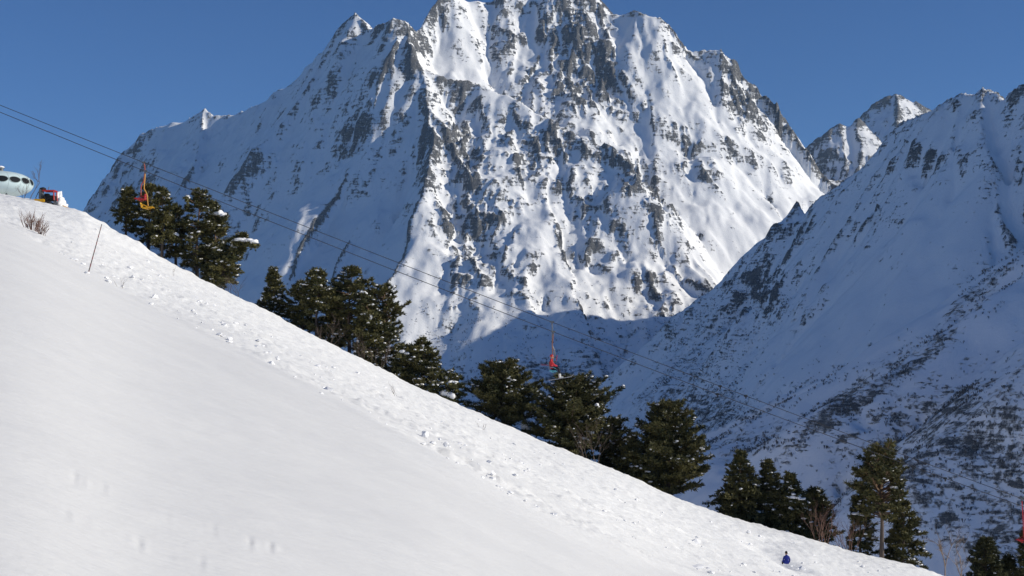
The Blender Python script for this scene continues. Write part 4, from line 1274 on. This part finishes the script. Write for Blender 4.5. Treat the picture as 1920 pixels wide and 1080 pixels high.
    def glove(c, d, parent, m_, s=1.0):
        d = Vector(d).normalized(); up = Vector((0, 0, 1)); sd = d.cross(up).normalized(); up = sd.cross(d)
        g = MB().ball(Vector(c) + d * 0.045 * s, (0.05 * s, 0.043 * s, 0.03 * s), 2, rot=Matrix((d, sd, up)).transposed())
        for i, (o_, L) in enumerate(((-0.030, 0.062), (-0.010, 0.075), (0.010, 0.070), (0.030, 0.055))):
            a = Vector(c) + (d * 0.075 + sd * o_) * s
            g.tube([a, a + (d * L * 0.5 - up * 0.012) * s, a + (d * L * 0.75 - up * 0.042) * s], [0.014 * s, 0.013 * s, 0.010 * s], 6)
        a = Vector(c) + (d * 0.03 + sd * 0.036) * s
        g.tube([a, a + (d * 0.03 + sd * 0.028) * s, a + (d * 0.06 + sd * 0.018 - up * 0.02) * s], [0.016 * s, 0.015 * s, 0.011 * s], 6)
        return g.build('glove', m_, parent, True)

    # skier on the chair: seat top 72.5 px below the grip, faces right
    sk_z = -72.0 * ck + 0.12
    PS = 1.16
    per = empty('person', cg + Vector((-0.06, 0, sk_z * (1 - PS)))); per.scale = (PS, PS, PS)
    tag(per, 'skier in red jacket, red helmet and dark trousers riding the chairlift', 'person')
    J, E, Rr = [], [], []

    def jt(p, r, par=None):
        J.append(p); Rr.append(r)
        if par is not None: E.append((par, len(J) - 1))
        return len(J) - 1
    pel = jt((-0.10, 0, sk_z), 0.155)
    sp1 = jt((-0.14, 0, sk_z + 0.2), 0.15, pel); sp2 = jt((-0.11, 0, sk_z + 0.42), 0.17, sp1); nk = jt((-0.06, 0, sk_z + 0.58), 0.075, sp2)
    hd = (-0.02, 0, sk_z + 0.75)
    jt((-0.04, 0, sk_z + 0.66), 0.055, nk)
    for sd in (-1, 1):
        sh = jt((-0.09, 0.19 * sd, sk_z + 0.47), 0.082, sp2); el = jt((0.10, 0.25 * sd, sk_z + 0.24), 0.066, sh); wr = jt((0.33, 0.15 * sd, sk_z + 0.15), 0.046, el)
        hp_ = jt((0.0, 0.11 * sd, sk_z), 0.115, pel); kn = jt((0.40, 0.13 * sd, sk_z + 0.05), 0.088, hp_); an = jt((0.47, 0.13 * sd, sk_z - 0.40), 0.062, kn)
        jt((0.48, 0.13 * sd, sk_z - 0.44), 0.060, an)
    body(J, E, Rr, 0, [M_jred, M_pant], lambda c: 1 if (c.z < sk_z + 0.02 or (c.x > 0.03 and c.z < sk_z + 0.14)) else 0, per)
    head(hd, 1.05, per, M_helm, (1, 0.0, -0.1), 'helmet')
    MB().box((hd[0] + 0.105, 0, hd[2] + 0.02), (0.05, 0.15, 0.06), bevel=0.02).build('goggles', M_dark, per)
    for sd in (-1, 1):
        glove((0.33, 0.15 * sd, sk_z + 0.15), (0.95, -0.2 * sd, -0.1), per, M_dark)
        bt = MB().tube([(0.465, 0.13 * sd, sk_z - 0.32), (0.48, 0.13 * sd, sk_z - 0.48), (0.50, 0.13 * sd, sk_z - 0.54)], [0.075, 0.08, 0.075], 10)
        bt.box((0.56, 0.13 * sd, sk_z - 0.55), (0.30, 0.11, 0.10), Matrix.Rotation(-0.15, 3, 'Y'), bevel=0.03)
        bt.build('ski_boot', M_boot if sd < 0 else M_jred, per)
    for sd in (-1, 1):
        si = MB()
        tl = 0.16 - 0.03 * sd
        pts = []
        for k in range(13):
            t = -0.78 + 1.62 * k / 12
            tip = max(0, t - 0.62) ** 2 * 2.4
            pts.append((0.52 + t * math.cos(tl), 0.13 * sd, sk_z - 0.625 + t * math.sin(tl) + tip))
        for k in range(12):
            a = Vector(pts[k]); b = Vector(pts[k + 1]); c = (a + b) / 2
            si.box(c, ((b - a).length * 1.02, 0.085 - 0.003 * abs(k - 6), 0.022), Matrix.Rotation(-math.atan2(b.z - a.z, b.x - a.x), 3, 'Y'))
        o = si.build('ski', M_ski, None); o.location = per.location; o.scale = per.scale
        tag(o, 'grey ski on the red skier, ' + ('near one' if sd < 0 else 'far one'), 'ski', 'pair of skis on the chairlift rider')
    for sd in (-1, 1):
        o = MB().tube([(0.40, 0.13 * sd, sk_z + 0.13), (-0.74, 0.10 * sd, sk_z + 0.27 + 0.03 * sd)], [0.011, 0.008], 6).tube([(-0.60, 0.10 * sd, sk_z + 0.255 + 0.03 * sd), (-0.61, 0.10 * sd, sk_z + 0.257 + 0.03 * sd)], 0.045, 10).build('ski_pole', M_red, None)
        o.location = per.location; o.scale = per.scale
        tag(o, 'red ski pole held level across the lap of the red skier, ' + ('near one' if sd < 0 else 'far one'), 'ski pole', 'ski poles of the red skier')

    # child in blue sitting in a dip of the piste, back to the viewer
    x, y, z = ground_hit(1475, 1056)
    z += 0.02
    pb = empty('person', (x, y, z)); s_ = 0.86; pb.scale = (0.78, 0.78, 0.78)
    tag(pb, 'small person in bright blue jacket and dark cap sitting on the lower slope', 'person')
    J, E, Rr = [], [], []
    Z0p = -0.10
    pel = jt((0, 0, Z0p + 0.12), 0.15 * s_)
    sp1 = jt((0, 0.02, Z0p + 0.30), 0.155 * s_, pel); sp2 = jt((0.01, 0.04, Z0p + 0.46), 0.165 * s_, sp1); nk = jt((0.0, 0.06, Z0p + 0.60), 0.07, sp2)
    jt((-0.01, 0.07, Z0p + 0.66), 0.055, nk)
    for sd in (-1, 1):
        sh = jt((0.19 * sd * s_, 0.04, Z0p + 0.49), 0.08 * s_, sp2); el = jt((0.26 * sd * s_, 0.04, Z0p + 0.28), 0.068 * s_, sh); wr = jt((0.27 * sd * s_, 0.20, Z0p + 0.14), 0.048, el)
        hp_ = jt((0.10 * sd, 0.06, Z0p + 0.11), 0.11, pel); kn = jt((0.15 * sd, 0.40, Z0p + 0.22), 0.082, hp_); an = jt((0.14 * sd, 0.66, Z0p - 0.02), 0.06, kn)
        jt((0.14 * sd, 0.72, Z0p - 0.02), 0.055, an)
    body(J, E, Rr, 0, [M_jblue, M_pant], lambda c: 1 if (c.y > 0.16 and abs(c.x) < 0.235) or c.z < Z0p + 0.03 else 0, pb)
    head((-0.01, 0.08, Z0p + 0.745), 0.95, pb, M_dark, (-0.4, 1, 0), 'cap')
    for sd in (-1, 1):
        glove((0.27 * sd * s_, 0.20, Z0p + 0.14), (-0.1 * sd, 1, -0.3), pb, M_dark, 0.9)
        MB().box((0.14 * sd, 0.74, Z0p + 0.02), (0.10, 0.12, 0.24), bevel=0.03).build('boot', M_dark, pb)

    # ---------------------------------------------------------------- lumps of snow
    for i, (px, py, w, h, lab) in enumerate(((797, 813, 13, 15, 'round snowball standing on the slope below the middle of the crest'), (836, 831, 9, 6, 'small snow lump just right of the round snowball'),
                              (507, 681, 15, 9, 'snow lump on the edge of the smooth snow, left of centre'), (203, 527, 12, 7, 'snow lump on the slope just below the leaning pole'),
                              (163, 511, 9, 6, 'little snow lump at the foot of the leaning pole'), (602, 738, 9, 6, 'snow lump at the edge of the smooth snow, below the domed pine'),
                              (934, 926, 12, 5, 'flat snow lump at the top of the ski track'))):
        x, y, z = ground_hit(px, py + h * 0.5)
        k_ = y / F * 0.5
        o = MB().ball((0, 0, h * k_ * 0.8), (w * k_, w * k_, h * k_), 3, 60 + i, 0.45).build('snow_lump', M_snowcap, None, True)
        o.location = (x, y, z); tag(o, lab, 'snow lump', 'lumps of snow')
    cl = MB()
    rg = np.random.default_rng(5)
    for k in range(420):
        px = rg.uniform(60, 1720)
        u_ = (px - 960) / F
        yb, yc = float(np.interp(u_, *Y_B)), float(np.interp(u_, *Y_C))
        q = rg.beta(0.8, 3.2)
        y = yb + (yc - yb) * q; x = u_ * y
        if perlin(np.array([x / 7]), np.array([y / 5]), 51)[0] < -0.15: continue
        z = float(slope_base(x, y) + slope_relief(np.array([x]), np.array([y]))[0])
        r_ = min(0.16, (0.010 + 0.00075 * y) * rg.lognormal(0, 0.5))
        cl.ball((x, y, z + r_ * 0.3), (r_ * rg.uniform(0.8, 1.6), r_ * rg.uniform(0.8, 1.4), r_ * rg.uniform(0.5, 0.9)), 1, int(rg.integers(9999)), 0.6, Matrix.Rotation(rg.random() * 6, 3, 'Z'))
    tag(cl.build('snow_clods', M_snowcap, None, False), 'scattered clods of broken snow along the piste edge', None, None, 'stuff')

# ------------------------------------------------------------------ brush and far trees on the valley sides
if 'scrub' not in SKIP:
    M_scrub = simple('far_brush', (0.07, 0.064, 0.066), 0.9, var=0.3)

    def scatter(ter, regions, n, seed, hgt):
        x0, y0, cell, Zt, rk = ter
        rg = np.random.default_rng(seed)
        h, w = Zt.shape
        out = []
        N = 900000
        ii = rg.integers(2, h - 2, N); jj = rg.integers(2, w - 2, N)
        X = x0 + (jj + rg.random(N) - 0.5) * cell; Y = y0 + (ii + rg.random(N) - 0.5) * cell; Z = Zt[ii, jj]
        px, py = to_px(X, Y, Z)
        dn = np.zeros(N)
        for (bx, by, rx, ry, ang, amt) in regions:
            ca, sa = math.cos(R(ang)), math.sin(R(ang))
            u = ((px - bx) * ca + (py - by) * sa) / rx; v = (-(px - bx) * sa + (py - by) * ca) / ry
            dn = np.maximum(dn, amt * np.exp(-(u * u + v * v) ** 2))
        # streaks along the slope and clumps
        a = px * 0.75 + py * -0.66; b = px * 0.66 + py * 0.75
        nz = fbm(a / 70, b / 14, 3, seed + 3) + 0.8 * fbm(X / 45, Y / 45, 3, seed + 4)
        keep = rg.random(N) < np.clip(dn * (0.25 + 1.3 * nz), 0, 1) * n
        X, Y, Z = X[keep], Y[keep], Z[keep]
        m = len(X)
        H = hgt * rg.uniform(0.5, 1.3, m)
        tri = []
        for k in range(5):
            th = rg.random(m) * 6.28; ws = H * rg.uniform(0.05, 0.16, m)
            lx_, ly_ = rg.normal(0, 0.28, m) * H, rg.normal(0, 0.28, m) * H
            A = np.stack([X + lx_ - np.cos(th) * ws, Y + ly_ - np.sin(th) * ws, Z + H * rg.uniform(0.45, 0.9, m)], -1)
            B = np.stack([X + lx_ + np.cos(th) * ws, Y + ly_ + np.sin(th) * ws, Z + H * rg.uniform(0.55, 1.0, m)], -1)
            C = np.stack([X + lx_ * 0.2, Y + ly_ * 0.2, Z - 0.5], -1)
            tri.append(np.stack([A, B, C], 1).reshape(-1, 3))
        V = np.concatenate(tri)
        return V
    if right_ter:
        regs = [(1560, 775, 190, 40, -38, 1.0), (1700, 690, 120, 26, -40, 0.7), (1850, 560, 120, 40, -50, 0.5), (1740, 860, 230, 130, -30, 0.75), (1860, 930, 120, 130, 0, 0.8), (1330, 620, 90, 130, 20, 0.6),
                (1420, 560, 60, 60, 30, 0.5), (1300, 730, 110, 90, 0, 0.7), (1380, 820, 120, 60, 0, 0.7), (1640, 735, 130, 9, -37, 2.5), (1600, 800, 120, 7, -37, 2.5), (1500, 770, 60, 120, 40, 0.3)]
        V = scatter(right_ter, regs, 0.42, 71, 3.6)
        o = mesh_obj('far_brush', V, np.arange(len(V)).reshape(-1, 3), M_scrub); tag(o, 'dark leafless brush on the shaded valley side', None, None, 'stuff')
        print('scrub right', len(V) // 3)
    if main_ter:
        regs = [(1010, 720, 220, 90, 0, 0.8), (830, 620, 90, 80, 0, 0.45), (1100, 600, 160, 70, 0, 0.2), (900, 680, 90, 60, 30, 0.7), (1200, 620, 60, 60, 0, 0.4)]
        V = scatter(main_ter, regs, 0.30, 72, 5.0)
        o = mesh_obj('far_brush', V, np.arange(len(V)).reshape(-1, 3), M_scrub); tag(o, 'dark leafless brush on the foot of the peak', None, None, 'stuff')
        print('scrub main', len(V) // 3)
print('TRIS', sum(len(o.data.polygons) * (2 if len(o.data.polygons) and o.data.polygons[0].loop_total == 4 else 1) for o in sc.objects if o.type == 'MESH'))
